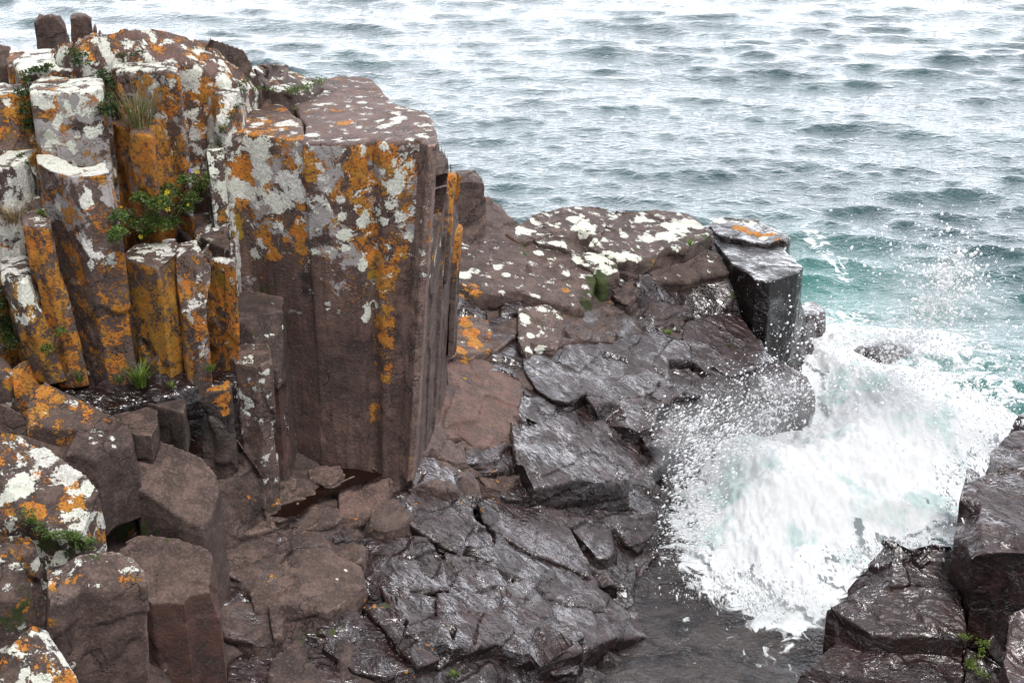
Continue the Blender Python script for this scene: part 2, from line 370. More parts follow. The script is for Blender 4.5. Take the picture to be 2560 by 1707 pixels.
# the huge column
BL = [(562,335),(588,288),(640,240),(688,228),(712,262),(752,300),(765,340),(762,353),(700,344),(650,338),(600,330)]
col('huge brown column, left half, streaked with pale lichen', BL, 2.99, 1158, 7.25, dict(orange_hi=.47, white_hi=.49, grey_hi=.48, run_side=1., red=.2, white_top=-.12, grey_top=-.3), vox=.013, chips=1, fac=.006, amp=.010, worn=.3)
BR = [(755,356),(764,308),(738,270),(728,236),(780,205),(850,188),(930,195),(957,226),(985,255),(1060,277),(1078,300),(1090,336),(1062,352),(1008,358),(962,360),(932,352),(905,360),(860,360),(800,359)]
col('huge brown column, right half, flat reddish top', BR, 2.95, 1168, 7.2, dict(orange_hi=.48, white_hi=.45, grey_hi=.48, run_side=.9, red=.2, white_top=-.06, orange_top=-.18, grey_top=-.35), taper=(.80,.97), tc=(-1.15,8.0), vox=.014, chips=0, fac=.006, amp=.012, worn=.3)
col('tan pilaster running down the right corner of the huge column', [(1040,340),(1088,336),(1095,350),(1088,361),(1072,363),(1046,352)], 2.93, 1122, 7.17, dict(tone=2.0, orange_hi=.15, run_side=.5), lean=(-.085,0), chips=0, fac=.003, amp=.004, vox=.01)
block('rock_column', [(1078,372,7.18),(1098,350,7.6),(1122,392,7.9),(1142,450,8.2),(1150,560,8.3),(1128,600,7.95),(1100,470,7.4)], .8, label='dark right flank behind the tan pilaster of the huge column', cat='rock column', group=G1, att=dict(white_hi=.3, orange_hi=.38, run_side=.8), lean=(-.085, 0), aniso=(1, 1, .2), chips=2, amp=.012, fac=.014)
col('thin orange flake right of the huge column', [(1114,432),(1132,414),(1139,434),(1135,450),(1119,450)], 2.55, 900, 7.75, dict(orange_hi=.62, grime_shade=.1), lean=(-.10,0), chips=2)
col('low orange edged flake where the cliff meets the shelf', [(1126,566),(1142,548),(1152,562),(1149,584),(1131,586)], 2.2, 820, 8.1, dict(orange_hi=.62), lean=(-.06,0), chips=2)
# beneath the columns
col('dark brown step block with flecked right edge', [(588,722),(640,722),(713,735),(700,792),(684,806),(640,800),(592,800)], 2.04, 1290, 6.95, dict(white_hi=.25, orange_hi=.1, run_side=.3), chips=2)
col('lower step block with a white speckled shoulder', [(574,880),(582,846),(616,836),(668,864),(676,905),(640,916),(585,906)], 1.93, 1420, 6.7, dict(white=.33, orange_side=.16), chips=2)
block('rock_slab', [(556,1060,1.5),(640,1060,1.5),(655,1150,1.35),(646,1210,1.2),(612,1325,.98),(596,1362,.93),(552,1372,.93),(544,1200,1.25)], .3, label='sloping brown slab under the step blocks', cat='rock', group=G2, att=dict(grime_shade=.05), chips=2)
col('small black wet column with an orange edge', [(466,972),(500,946),(560,936),(575,940),(572,966),(548,974),(500,976)], 1.8, 1156, 6.6, dict(orange_top=.4, orange_hi=.25, grime_shade=.3, wet=.35), chips=1)
block('rock_block', at_zc([(345,1000),(430,974),(463,970),(467,988),(459,1030),(395,1014)], 1.745), zat(1128,6.45), label='short grey pillar between the ledge and the black wet column', cat='rock', group=G2, att=dict(grime_shade=.25), chips=0, worn=.05, amp=.005, fac=.005)
block('rock_block', at_zc([(266,1028),(340,985),(396,978),(396,1060),(379,1087),(333,1084),(290,1052)], 1.72), zat(1146,6.25), label='flat topped block with a puddle margin on it', cat='rock', group=G2, att=dict(tone=1.1, grime_shade_side=.35), chips=0, worn=.05, amp=.005, fac=.005)  # sides darkened: shade of the front painted into the colour
block('rock_ledge', [(110,930,1.86),(180,900,1.86),(330,905,1.86),(600,925,1.80),(590,960,1.77),(480,968,1.8),(430,992,1.76),(345,1006,1.76),(262,1036,1.74),(180,985,1.82),(120,965,1.85)], 1.0, label='dark wet ledge at the foot of the orange columns', cat='rock', group=G2, att=dict(wet=.95, film=1., grime_shade=.55), fac=.012, chips=0)
block('rock_block', [(68,1002,1.92),(84,966,1.95),(114,955,1.96),(160,972,1.93),(215,995,1.9),(310,1053,1.83),(300,1075,1.8),(150,1072,1.84),(64,1060,1.88)], .9, label='sloping block with orange flecks above the smooth grey face', cat='rock', group=G2, att=dict(orange=.44, white=.25), chips=3)
block('boulder', [(26,1078,1.86),(64,1052,1.87),(180,1060,1.84),(302,1056,1.8),(329,1077,1.78),(336,1105,1.75),(300,1116,1.76),(262,1128,1.76),(240,1150,1.76),(140,1124,1.82)], zat(1345,5.9), label='big boulder with a smooth grey right face and one white patch', cat='boulder', group=G2, att=dict(orange_top=.2, run_side=.2), chips=2, worn=.9, amp=.01, lean=(.02,0))
block('boulder', [(-140,1050,2.1),(0,1062,2.05),(55,1083,2.0),(143,1143,1.93),(214,1186,1.88),(270,1240,1.83),(288,1292,1.76),(292,1330,1.7),(200,1330,1.72),(100,1318,1.75),(0,1260,1.84),(-140,1260,1.84)], zat(1520,5.3), label='large boulder covered in white and orange lichen, left foreground', cat='boulder', group=G2, att=dict(orange=.40, white=.46), chips=4, fac=.012, amp=.018)
block('boulder', [(50,1404,1.82),(80,1386,1.82),(122,1378,1.81),(180,1381,1.80),(296,1387,1.76),(332,1405,1.74),(353,1430,1.72),(359,1462,1.68),(312,1470,1.68),(250,1482,1.68),(205,1476,1.7),(150,1510,1.72),(70,1490,1.76)], .6, label='boulder with a notched front face at the lower left', cat='boulder', group=G2, att=dict(orange_top=.36, white_top=.42, white_side=.14, orange_side=.14, run_side=.4), chips=4, worn=.8, lean=(-.06,0), fac=.016, amp=.016)
block('boulder', [(-140,1660,1.8),(10,1612,1.8),(86,1548,1.82),(130,1532,1.82),(160,1570,1.78),(184,1604,1.74),(194,1660,1.7),(197,1720,1.66),(182,1775,1.6),(-140,1800,1.6)], .6, label='white and orange crusted boulder in the bottom left corner', cat='boulder', group=G2, att=dict(orange=.42, white=.47), chips=3, amp=.015)
block('boulder', [(-100,1352,1.9),(0,1345,1.9),(44,1385,1.86),(70,1413,1.83),(74,1442,1.8),(30,1455,1.8),(-100,1450,1.82)], .9, label='small grey boulder at the left edge above the dark hollow', cat='boulder', group=G2, att=dict(white=.38, orange=.32), chips=2)
block('boulder', [(-60,1335,1.78),(10,1312,1.78),(62,1316,1.78),(99,1332,1.76),(88,1372,1.72),(50,1400,1.7),(-60,1375,1.74)], .9, label='broken orange flecked stone tucked under the large lichen boulder', cat='boulder', group=G2, att=dict(white=.34, orange=.46), chips=3)
block('boulder', [(-100,888,2.05),(0,880,2.05),(24,898,2.04),(27,918,2.02),(18,946,2.0),(-100,946,2.0)], 1.2, label='pale boulder at the left edge under the green clump', cat='boulder', group=G2, att=dict(white=.4, orange=.3), chips=2)
block('boulder', [(16,918,1.98),(46,902,1.99),(78,904,1.99),(107,930,1.96),(104,950,1.94),(80,972,1.92),(30,972,1.93)], 1.2, label='rounded boulder with bright orange patches at the ledge end', cat='boulder', group=G2, att=dict(orange=.6, white=.2), chips=2, worn=.9, dome=.03)
block('rock_slab', [(-100,1015,1.95),(0,996,1.93),(32,1022,1.9),(62,1052,1.87),(40,1074,1.86),(0,1062,1.88),(-100,1064,1.92)], 1.2, label='purple slab between the orange boulder and the lichen boulder', cat='rock', group=G2, att=dict(wet=.3), chips=2)
block('rock_block', [(336,1216,1.5),(342,1146,1.56),(396,1097,1.6),(468,1125,1.57),(503,1144,1.53),(551,1200,1.44),(547,1237,1.4),(529,1290,1.34),(507,1322,1.31),(446,1290,1.38),(379,1243,1.46)], .75, label='angular brown block with a flat hexagonal top', cat='rock', group=G2, att=dict(tone=1.1, run_side=.15, grime_shade_side=.3), chips=0, worn=.05, amp=.006, fac=.006)  # front shade painted in: sides darker than the top
block('rock_block', [(292,1372,1.3),(344,1335,1.32),(437,1345,1.29),(507,1366,1.26),(528,1382,1.24),(537,1403,1.22),(546,1454,1.17),(547,1476,1.15),(470,1490,1.15),(464,1510,1.13),(408,1508,1.14),(376,1508,1.15),(350,1480,1.18),(300,1420,1.25)], .5, label='large reddish block below the hexagonal one', cat='rock', group=G2, att=dict(red_side=.6, run_side=.2, grime_shade_side=.3), chips=1, worn=.05, amp=.008, fac=.009)  # red sides, with painted shade darkening the front
block('rock_block', [(300,1340,1.15),(420,1330,1.2),(420,1400,1.1),(300,1440,1.1)], .5, label='dark stone in the gap left of the reddish block', cat='rock', group=G2, att=dict(grime_shade=.4), chips=1)

# ------------------------------------------------------------------ the wet shelf and its slabs
land_px = [(1090,430),(1137,430),(1205,455),(1225,505),(1262,545),(1300,560),(1372,535),(1480,525),(1600,540),(1740,575),(1790,565),(1880,565),(1950,610),(1985,680),
 (1935,720),(1885,760),(1870,820),(1900,870),(1960,915),(2012,960),(2005,1000),(1900,1010),(1770,1015),(1740,1100),(1690,1150),(1660,1240),(1650,1330),(1600,1400),(1580,1480),(1620,1600),(1520,1690),(1560,1780)]
LAND = np.array([on_shelf(*p)[:2] for p in land_px] + [[1.2, 4.6], [-3, 3.6], [-7, 3.6], [-7, 10.5], [-3.6, 9.4], [-1.2, 9.4]])
def inside(P, poly):
    x, y = P[:, 0], P[:, 1]; r = np.zeros(len(P), bool); n = len(poly)
    for i in range(n):
        x1, y1 = poly[i]; x2, y2 = poly[(i+1) % n]
        c = ((y1 > y) != (y2 > y)) & (x < (x2-x1)*(y-y1)/(y2-y1+1e-12)+x1); r ^= c
    return r
def pdist(P, poly):
    d = np.full(len(P), 1e9)
    for i in range(len(poly)):
        a = poly[i]; b = poly[(i+1) % len(poly)]; ab = b-a
        t = np.clip(((P-a) @ ab)/(ab @ ab), 0, 1); d = np.minimum(d, np.linalg.norm(P-a-t[:, None]*ab, axis=1))
    return d
def grid_faces(nu, nv):
    i = np.arange(nu*nv).reshape(nv, nu)
    return np.stack([i[:-1, :-1].ravel(), i[:-1, 1:].ravel(), i[1:, 1:].ravel(), i[1:, :-1].ravel()], 1)
nx, ny = 520, 520
gx, gy = np.meshgrid(np.linspace(-5.5, 3.2, nx), np.linspace(4.2, 13.2, ny))
XY = np.stack([gx.ravel(), gy.ravel()], 1)
zz = S(XY) - .02
P3 = np.c_[XY, zz]
q3 = P3*np.array([1, 1, .3])
sd = rng.random((900, 2))*[8.7, 9.0] + [-5.5, 4.2]
wq = XY + np.stack([fbm(P3, 2.5, 3, 5), fbm(P3, 2.5, 3, 9)], 1)*.22
ci = np.empty(len(XY), int)
for i in range(0, len(XY), 20000):
    ci[i:i+20000] = ((wq[i:i+20000, None, :]-sd[None])**2).sum(2).argmin(1)
co_ = rng.uniform(-.045, .035, 900); ct = rng.normal(0, .12, (900, 2))
zz = zz + co_[ci] + ((wq-sd[ci])*ct[ci]).sum(1) + fbm(q3, 3, 4, 31)*.04 + fbm(q3, 14, 3, 33)*.008
ins = inside(XY, LAND); dd = pdist(XY, LAND)
zz = np.where(ins, zz, zz - np.clip(dd*2.2, 0, 2.0) - .04)
shelf = mesh_obj('rock_shelf', np.c_[XY, zz], grid_faces(nx, ny), ROCK)
tag(shelf, kind='structure')
A = {a: np.zeros(len(XY)) for a in ATT}; A['tone'][:] = .9
A['wet'] = sstep(-1.4, .2, XY[:, 0])*.9 + .1; A['film'][:] = .8; A['grime_shade'][:] = .25
register(shelf, np.c_[XY, zz], A)

SLAB = dict(aniso=(.8, .8, 2.5), amp=.026, fac=.013, worn=.12, chipsize=.028, vox=.012, nseed=34, fine=.003)
def slab(poly, dz=0., att=None, thick=.3, name='slab', grow=.042, **kw):
    t = [on_shelf(p[0], p[1], dz + (p[2] if len(p) > 2 else 0)) for p in poly]
    C_ = np.mean(t, 0); t = [p + np.append((p-C_)[:2]/np.linalg.norm((p-C_)[:2])*grow, 0) for p in t]
    k = dict(SLAB); k.update(kw)
    a = dict(wet=.85, film=.5); a.update(att or {})
    if a['wet'] > .5: a['grime_shade_side'] = .6  # step sides: dark wet rock colour plus painted shade for deeper relief
    zb = min(p[2] for p in t) - thick
    return block(name, t, zb, parent=shelf if not kw.get('label') else None, att=a, **k)
DRY = dict(wet=.05, film=0.); HALF = dict(wet=.45, film=.3)
FAR = dict(wet=.05, film=0., white_top=.43, orange_top=.16, tone=.9)
FARS = dict(wet=.1, film=0., white_top=.33, orange_top=.14, tone=.9)
GS = 'lichen topped slabs on the outer point'
# knob at the far left of the shelf
block('boulder', [(1112,452,1.72),(1138,426,1.72),(1166,419,1.72),(1192,430,1.7),(1208,450,1.68),(1214,474,1.64),(1180,480,1.66),(1125,478,1.68)], .6, label='rounded brown boulder against the sea beside the cliff', cat='boulder', group=GS, att=DRY, worn=1, dome=.05)
block('rock_block', [(1080,478,1.62),(1130,455,1.64),(1166,455,1.63),(1192,470,1.6),(1194,482,1.58),(1165,492,1.58),(1130,497,1.58),(1080,500,1.58)], .8, label='flat stone in front of the rounded brown boulder', cat='rock', group=GS, att=DRY, worn=.9)
slab([(1080,505),(1150,496),(1215,494),(1250,514),(1256,536),(1290,560),(1270,582),(1200,588),(1140,580),(1080,560)], .04, DRY, amp=.03)
lab = lambda s: dict(label=s, cat='rock slab', group=GS)
slab([(1274,580),(1320,552),(1372,526),(1435,516),(1485,514),(1518,523),(1512,556),(1474,612),(1460,628),(1429,622),(1397,609),(1350,603),(1305,600)], .10, FAR, name='rock_slab', amp=.022, **lab('long lichen topped slab on the skyline of the outer point'))
slab([(1508,545),(1520,535),(1575,530),(1636,525),(1714,536),(1747,561),(1769,584),(1736,606),(1700,622),(1643,641),(1600,649),(1545,641),(1478,614)], .10, FAR, name='rock_slab', amp=.022, **lab('broad white crusted slab next to the tall black block'))
slab([(1536,645),(1600,657),(1645,648),(1700,630),(1742,612),(1792,640),(1830,680),(1740,692),(1712,705),(1660,697),(1580,683),(1528,668)], .02, dict(wet=.1, film=0., white_top=.28, orange_top=.14, tone=.85), name='rock_slab', thick=.36, **lab('brown slab with a dark shadowed front under the white crusted slab'))
tb = [(1757,570,.98),(1787,543,.99),(1850,546,.99),(1890,549,.98),(1976,594,.96),(1962,626,.95),(2010,666,.93),(1994,682,.92),(1926,706,.91),(1887,699,.92),(1869,680,.93),(1832,660,.94),(1802,624,.96)]
block('rock_block', tb, -.4, label='tall black wet block at the tip of the point', cat='rock', group=GS, att=dict(wet=.7, film=.0, grime_shade=.8, tone=.5), aniso=(1,1,.3), amp=.012, fac=.006, chips=0, worn=.12, vox=.013)
block('rock_slab', [(1772,562,1.02),(1788,541,1.03),(1850,543,1.03),(1890,547,1.02),(1972,590,1.0),(1960,618,.985),(1930,612,.99),(1850,600,1.0),(1800,590,1.01)], .85, label='thin lichen spotted slab lying on the tall black block', cat='rock slab', group=GS, att=dict(wet=.8, film=.1, white_top=.3, orange_top=.2, grime_shade=.35, tone=.7), chips=1, worn=.2)
slab([(1138,594),(1205,594),(1270,590),(1292,606),(1305,640),(1300,662),(1303,722),(1240,728),(1160,730),(1125,700)], .06, FARS, name='rock_slab', amp=.03, thick=.26, **lab('large brown slab beside the orange flakes of the cliff'))
slab([(1318,603),(1350,607),(1397,613),(1432,650),(1474,667),(1479,692),(1466,750),(1448,772),(1410,762),(1380,748),(1304,724),(1303,662),(1318,640)], .07, FARS, name='rock_slab', amp=.012, thick=.26, **lab('wedge shaped slab left of the green mossy notch'))
slab([(1434,628),(1470,632),(1520,642),(1528,662),(1532,690),(1500,706),(1480,667),(1442,650)], .09, dict(FAR, white_top=.6), name='rock_slab', chips=1, **lab('small slab with a bright white crust above the mossy notch'))
slab([(1520,690),(1550,678),(1574,690),(1583,740),(1572,764),(1546,738)], .07, DRY, name='rock_slab', chips=1, **lab('short upright stone right of the green mossy notch'))
slab([(1455,772),(1464,748),(1500,732),(1546,738),(1540,750),(1500,768),(1462,782)], -.01, dict(DRY, orange_top=.25), chips=1)
# the middle of the shelf
slab([(1122,796),(1168,790),(1212,804),(1219,866),(1166,889),(1100,884),(1100,820)], .06, dict(DRY, orange=.42, white=.25), name='boulder', label='squat boulder blotched orange and yellow by the cliff foot', cat='boulder', group=GS, thick=.3)
slab([(1215,808),(1250,797),(1300,790),(1296,830),(1242,870),(1222,866)], -.01, HALF, chips=1)
slab([(1160,745),(1230,762),(1302,752),(1300,786),(1220,800),(1165,790)], -.06, dict(DRY, grime_shade=.3))
slab([(1306,772),(1370,768),(1386,780),(1406,812),(1388,850),(1382,872),(1318,878),(1302,842)], .06, dict(DRY, white=.36), name='boulder', label='white crusted boulder in the middle of the shelf', cat='boulder', group=GS, thick=.25, worn=.8)
slab([(1386,776),(1416,760),(1450,778),(1530,772),(1560,790),(1606,816),(1600,830),(1530,852),(1480,846),(1396,852),(1408,812)], .03, HALF, chips=3)
slab([(1312,884),(1385,878),(1480,852),(1530,857),(1605,834),(1640,832),(1700,852),(1716,870),(1718,905),(1655,902),(1655,930),(1660,962),(1600,986),(1540,996),(1480,986),(1470,976),(1430,999),(1390,991),(1350,966),(1325,926)], .04, dict(wet=.8, film=.2), amp=.022, chips=4, nseed=50)
slab([(1560,788),(1592,757),(1640,757),(1720,767),(1718,826),(1690,839),(1640,829),(1608,813)], .0, dict(wet=.6, film=.2))
slab([(1722,775),(1800,745),(1870,752),(1850,795),(1800,783),(1726,800)], -.10, dict(wet=1., film=.6, grime_shade=.3))
slab([(1718,836),(1725,804),(1800,788),(1832,783),(1857,803),(1892,852),(1899,882),(1890,912),(1820,936),(1760,926),(1720,905)], .03, dict(wet=.9, film=.2), amp=.02)
slab([(1897,882),(1940,905),(1985,925),(2012,946),(2026,985),(2012,1008),(1960,995),(1900,992),(1872,976),(1880,941),(1892,914)], .03, dict(wet=1., film=.2, grime_shade=.2), amp=.03, worn=.9, thick=.5, name='slab')
slab([(1720,910),(1760,929),(1820,939),(1885,916),(1872,976),(1832,988),(1828,1003),(1770,1008),(1715,1025),(1668,990),(1664,955),(1655,932)], .0, dict(wet=.9, film=.3), amp=.02)
slab([(1658,955),(1690,958),(1738,988),(1722,990),(1680,986),(1668,976)], .07, dict(wet=.9, grime_shade=.2), chips=1)
slab([(1480,988),(1545,1000),(1600,990),(1652,968),(1680,992),(1638,1030),(1619,1064),(1598,1073),(1556,1056),(1509,1026)], .07, dict(wet=.9, film=.1), thick=.3)
slab([(1608,1070),(1640,1054),(1700,1062),(1742,1082),(1746,1107),(1720,1119),(1650,1121),(1620,1108)], .06, dict(wet=.9), thick=.3, worn=.8)
slab([(1098,908),(1150,893),(1215,906),(1292,956),(1300,1000),(1272,1040),(1292,1106),(1262,1112),(1180,1112),(1110,1078),(1056,1044),(1072,965)], .04, dict(wet=.1, film=0., red=.3, orange_top=.12, olive=1.), amp=.02, chips=4)
slab([(1296,968),(1340,987),(1386,1012),(1380,1035),(1346,1050),(1302,1024)], .02, dict(wet=.7, film=.3))
slab([(1224,872),(1300,846),(1318,920),(1350,972),(1300,960),(1222,905)], -.02, dict(wet=.5, film=.4, grime_shade=.1))
slab([(1290,1050),(1345,1056),(1380,1042),(1437,1058),(1470,1100),(1519,1154),(1556,1182),(1561,1216),(1526,1212),(1470,1199),(1440,1193),(1401,1204),(1341,1215),(1330,1194),(1306,1171),(1300,1110)], .15, dict(wet=1., film=.05), amp=.026, thick=.34, chips=4, nseed=44)
slab([(1440,1052),(1400,1004),(1480,992),(1509,1030),(1555,1060),(1600,1087),(1640,1130),(1646,1172),(1636,1228),(1572,1225),(1562,1186),(1520,1152),(1470,1096)], -.03, dict(wet=.9, film=.2), amp=.02)
slab([(960,1105),(1080,1146),(1182,1194),(1180,1234),(1140,1230),(1080,1214),(960,1172),(900,1140),(880,1120)], .02, dict(wet=.5, film=.2))
slab([(1060,1050),(1110,1082),(1165,1112),(1170,1152),(1120,1152),(1020,1108),(975,1090)], .03, dict(wet=.25, film=.1))
slab([(1166,1160),(1200,1160),(1240,1172),(1309,1172),(1294,1191),(1266,1208),(1255,1224),(1220,1205),(1187,1190)], .03, HALF, chips=1)
slab([(1172,1118),(1260,1116),(1298,1118),(1306,1164),(1238,1166),(1172,1150)], .05, dict(wet=.7))
slab([(1258,1228),(1300,1186),(1334,1198),(1338,1224),(1310,1244),(1268,1240)], .03, dict(wet=.9), chips=1)
slab([(1210,1250),(1262,1240),(1330,1262),(1400,1282),(1466,1332),(1436,1356),(1480,1400),(1530,1462),(1470,1442),(1400,1402),(1330,1372),(1270,1332),(1225,1302)], .04, dict(wet=1., film=.15), amp=.026, nseed=44)
slab([(1410,1288),(1540,1318),(1551,1336),(1532,1360),(1516,1387),(1490,1377),(1466,1342)], .07, dict(wet=.9, film=.2), name='rock_block', label='loose angular stone lying at the water margin', cat='rock', group=GS, chips=1, thick=.2)
slab([(1462,1292),(1530,1246),(1560,1250),(1615,1270),(1617,1330),(1590,1376),(1560,1342),(1548,1318)], -.01, dict(wet=1., film=.2))
slab([(850,1170),(940,1174),(1080,1228),(1155,1256),(1166,1300),(1215,1330),(1240,1398),(1150,1388),(1080,1340),(1020,1290),(985,1240),(900,1205)], .01, dict(wet=1., film=.35), amp=.026, nseed=50)
slab([(1222,1342),(1300,1362),(1400,1402),(1480,1452),(1476,1470),(1510,1490),(1500,1524),(1440,1518),(1300,1460),(1260,1420)], .02, dict(wet=1., film=.1, red=.15), amp=.03, worn=.9, nseed=44)
slab([(1090,1400),(1120,1384),(1240,1420),(1262,1480),(1262,1518),(1200,1498),(1110,1470)], .02, dict(wet=1., film=.4), amp=.024)
slab([(940,1330),(1050,1342),(1092,1400),(1108,1470),(1050,1480),(960,1462),(892,1410)], .02, dict(wet=.9, film=.6), amp=.024)
slab([(1268,1480),(1300,1455),(1400,1462),(1500,1482),(1590,1560),(1600,1594),(1520,1592),(1440,1622),(1352,1598),(1272,1525)], .03, dict(wet=1., film=.05, red=.2), amp=.03, worn=1., nseed=44)
slab([(1108,1484),(1180,1482),(1262,1500),(1350,1560),(1435,1584),(1438,1626),(1371,1627),(1296,1624),(1243,1601),(1179,1612),(1138,1600),(1110,1560)], .10, dict(wet=1., film=.3, red=.45), amp=.02, thick=.3, nseed=44)
slab([(1352,1650),(1372,1632),(1438,1640),(1430,1680),(1395,1670)], .03, dict(wet=1., film=0., red=.2), name='rock_block', label='small flat stone at the foot of the red edged slab', cat='rock', group=GS, chips=1, thick=.15)
# brown slabs near the cliff foot
slab([(596,1351),(656,1340),(678,1356),(684,1436),(685,1509),(636,1510),(622,1456),(560,1406),(568,1380)], .05, dict(wet=.22, film=0., tone=.95), thick=.2)
slab([(686,1431),(744,1367),(817,1372),(890,1413),(899,1466),(881,1477),(799,1530),(694,1582),(690,1512)], .08, dict(wet=.2, film=0., tone=.95), thick=.3, chips=2)
slab([(678,1352),(740,1320),(850,1345),(940,1400),(900,1412),(818,1370),(744,1364),(688,1425)], .04, dict(wet=.3, film=.3))
slab([(549,1514),(590,1508),(636,1514),(683,1530),(694,1582),(651,1612),(576,1568),(557,1553)], .04, dict(wet=.4, film=.2), thick=.25)
slab([(548,1498),(560,1480),(618,1464),(632,1504),(560,1506)], .0, dict(wet=.8, grime_shade=.2), chips=1)
slab([(690,1606),(760,1590),(806,1572),(806,1650),(866,1666),(860,1730),(690,1770),(560,1750),(600,1650)], -.02, dict(wet=1., film=.7), amp=.02)
slab([(812,1541),(898,1513),(929,1545),(992,1617),(1031,1668),(989,1672),(954,1680),(872,1660),(808,1650)], .01, dict(wet=1., film=.3, red=.15), amp=.02, nseed=44)
slab([(904,1486),(960,1474),(989,1502),(1018,1565),(1065,1600),(1088,1640),(1036,1653),(995,1606),(920,1514)], .05, dict(wet=.9, film=.5, red=.2), amp=.02)
slab([(1000,1493),(1047,1484),(1108,1500),(1112,1585),(1136,1604),(1090,1635),(1073,1601),(1021,1571)], .07, dict(wet=.95, film=.2))
slab([(860,1420),(940,1408),(960,1462),(1046,1480),(1000,1492),(960,1472),(902,1480)], .03, dict(wet=.85, film=.5))
slab([(1090,1650),(1140,1615),(1180,1650),(1250,1700),(1320,1770),(1080,1770),(960,1700),(1040,1670)], -.08, dict(wet=1., film=.8, red=.2, grime_shade=.2), amp=.02)
slab([(600,1340),(640,1290),(740,1318),(680,1350),(656,1338)], .02, dict(wet=.5, film=.4))
slab([(754,1254),(844,1216),(886,1197),(961,1190),(972,1212),(944,1250),(897,1286),(844,1279)], .05, dict(wet=.15, film=.1, red=.1, tone=1.15), thick=.2)
slab([(896,1290),(936,1264),(990,1250),(1015,1290),(990,1313),(966,1320)], .05, dict(wet=.2, film=.2), thick=.2, worn=1.)
slab([(733,1275),(804,1275),(836,1290),(828,1304),(756,1316)], .02, dict(wet=.3, film=.1), chips=1)
slab([(740,1322),(830,1308),(900,1300),(960,1326),(935,1345),(850,1345)], .0, dict(wet=.6, film=.8, red=.1))
slab([(1590,1390),(1640,1380),(1600,1430)], -.03, dict(wet=1.), chips=0)
GP = 'loose stones around the tide pool'
pool_stones = [([(665,1170),(690,1162),(715,1172),(722,1197),(719,1229),(694,1237),(672,1222)], 'broad loose stone at the left end of the tide pool'),
 ([(790,1178),(836,1172),(846,1189),(812,1211),(798,1200)], 'pale flat stone lying in the tide pool'),
 ([(722,1215),(772,1219),(779,1233),(718,1247)], 'thin stone on the near edge of the tide pool'),
 ([(644,1241),(690,1238),(726,1258),(730,1280),(697,1293),(665,1280)], 'yellow flecked stone in front of the tide pool'),
 ([(615,1270),(651,1281),(671,1298),(670,1315),(611,1326),(611,1293)], 'squarish reddish stone below the yellow flecked one')]
for poly, lb in pool_stones:
    slab(poly, .05, dict(wet=.1, film=0., tone=1.1, orange_top=.12), name='stone', label=lb, cat='stone', group=GP, chips=2, thick=.12, worn=.7, vox=.009)
# stones to the right of the channel
GR = 'wet rocks right of the channel'
RW = dict(wet=1., film=.1, red=.12)
def rrock(label, poly, zb=-.5, att=None, **kw):
    a = dict(RW); a.update(att or {})
    k = dict(amp=.026, fac=.014, chips=4, vox=.013, nseed=34); k.update(kw)
    return block('wet_rock', poly, zb, label=label, cat='rock', group=GR, att=a, **k)
rrock('large smooth wet rock at the right edge', [(2412,1218,.98),(2466,1172,1.02),(2560,1166,1.02),(2760,1170,1.0),(2760,1385,.86),(2560,1372,.88),(2500,1368,.89),(2448,1364,.89),(2424,1330,.9),(2394,1292,.92)], worn=.8)
rrock('splashed rock behind the large smooth one at the right edge', [(2443,1168,.92),(2462,1130,.95),(2502,1088,.98),(2560,1080,.98),(2760,1088,.98),(2760,1185,.95),(2560,1182,.93)])
rrock('small black rock poking from the foam', [(2412,1190,.45),(2420,1160,.46),(2440,1152,.46),(2452,1180,.45),(2440,1215,.43),(2418,1220,.43)])
rrock('tiny dark rock in the foam at the right edge', [(2530,1040,.4),(2560,1025,.4),(2700,1020,.4),(2700,1060,.4),(2560,1052,.4)])
rrock('pointed wet rock with a dark left face', [(2124,1380,.62),(2165,1362,.66),(2236,1348,.66),(2310,1335,.66),(2376,1346,.64),(2403,1390,.6),(2400,1476,.52),(2300,1462,.52),(2200,1462,.52),(2146,1458,.52)], chips=6, fac=.03)
rrock('brown wet block below the pointed rock', [(2066,1535,.42),(2078,1458,.5),(2146,1458,.5),(2260,1462,.5),(2404,1476,.5),(2414,1598,.38),(2281,1588,.38),(2180,1586,.38),(2096,1590,.37),(2070,1582,.38)], att=dict(red=.3), chips=3)
rrock('long low wet slab at the bottom right', [(1965,1682,.18),(2030,1640,.22),(2091,1598,.26),(2124,1586,.27),(2281,1592,.29),(2404,1604,.29),(2414,1680,.24),(2388,1740,.2),(2191,1706,.2),(2080,1700,.18)], att=dict(red=.2), chips=2)
rrock('reddish brown rock in the bottom right corner', [(2524,1532,.85),(2560,1515,.86),(2760,1520,.86),(2760,1760,.6),(2540,1760,.62),(2504,1645,.7)], att=dict(wet=.9, red=.5))
rrock('low dark rock in the shaded recess under the large smooth rock', [(2405,1480,.42),(2480,1476,.42),(2530,1490,.42),(2540,1580,.35),(2480,1590,.34),(2412,1580,.34)], att=dict(grime_shade=.4))
rrock('stone with green moss beside the reddish corner rock', [(2414,1600,.3),(2500,1590,.32),(2512,1650,.26),(2500,1760,.2),(2400,1740,.18)], att=dict(moss=.3, grime_shade=.2))
rrock('reddish brown boulder awash behind the tall black block', [(1990,790,.16),(2020,750,.18),(2055,760,.18),(2070,800,.14),(2060,850,.1),(2010,860,.1)], att=dict(red=.3), worn=1., dome=.05)
rrock('brown boulder in the foam beyond the point', [(2130,890,.0),(2160,860,.02),(2230,855,.02),(2300,875,.02),(2320,910,-.02),(2220,920,-.02),(2150,910,-.02)], att=dict(red=.2, wet=.8), worn=1., dome=.12)
print('blocks', len(REG), sum(len(r[1]) for r in REG), round(time.time()-T0, 1))
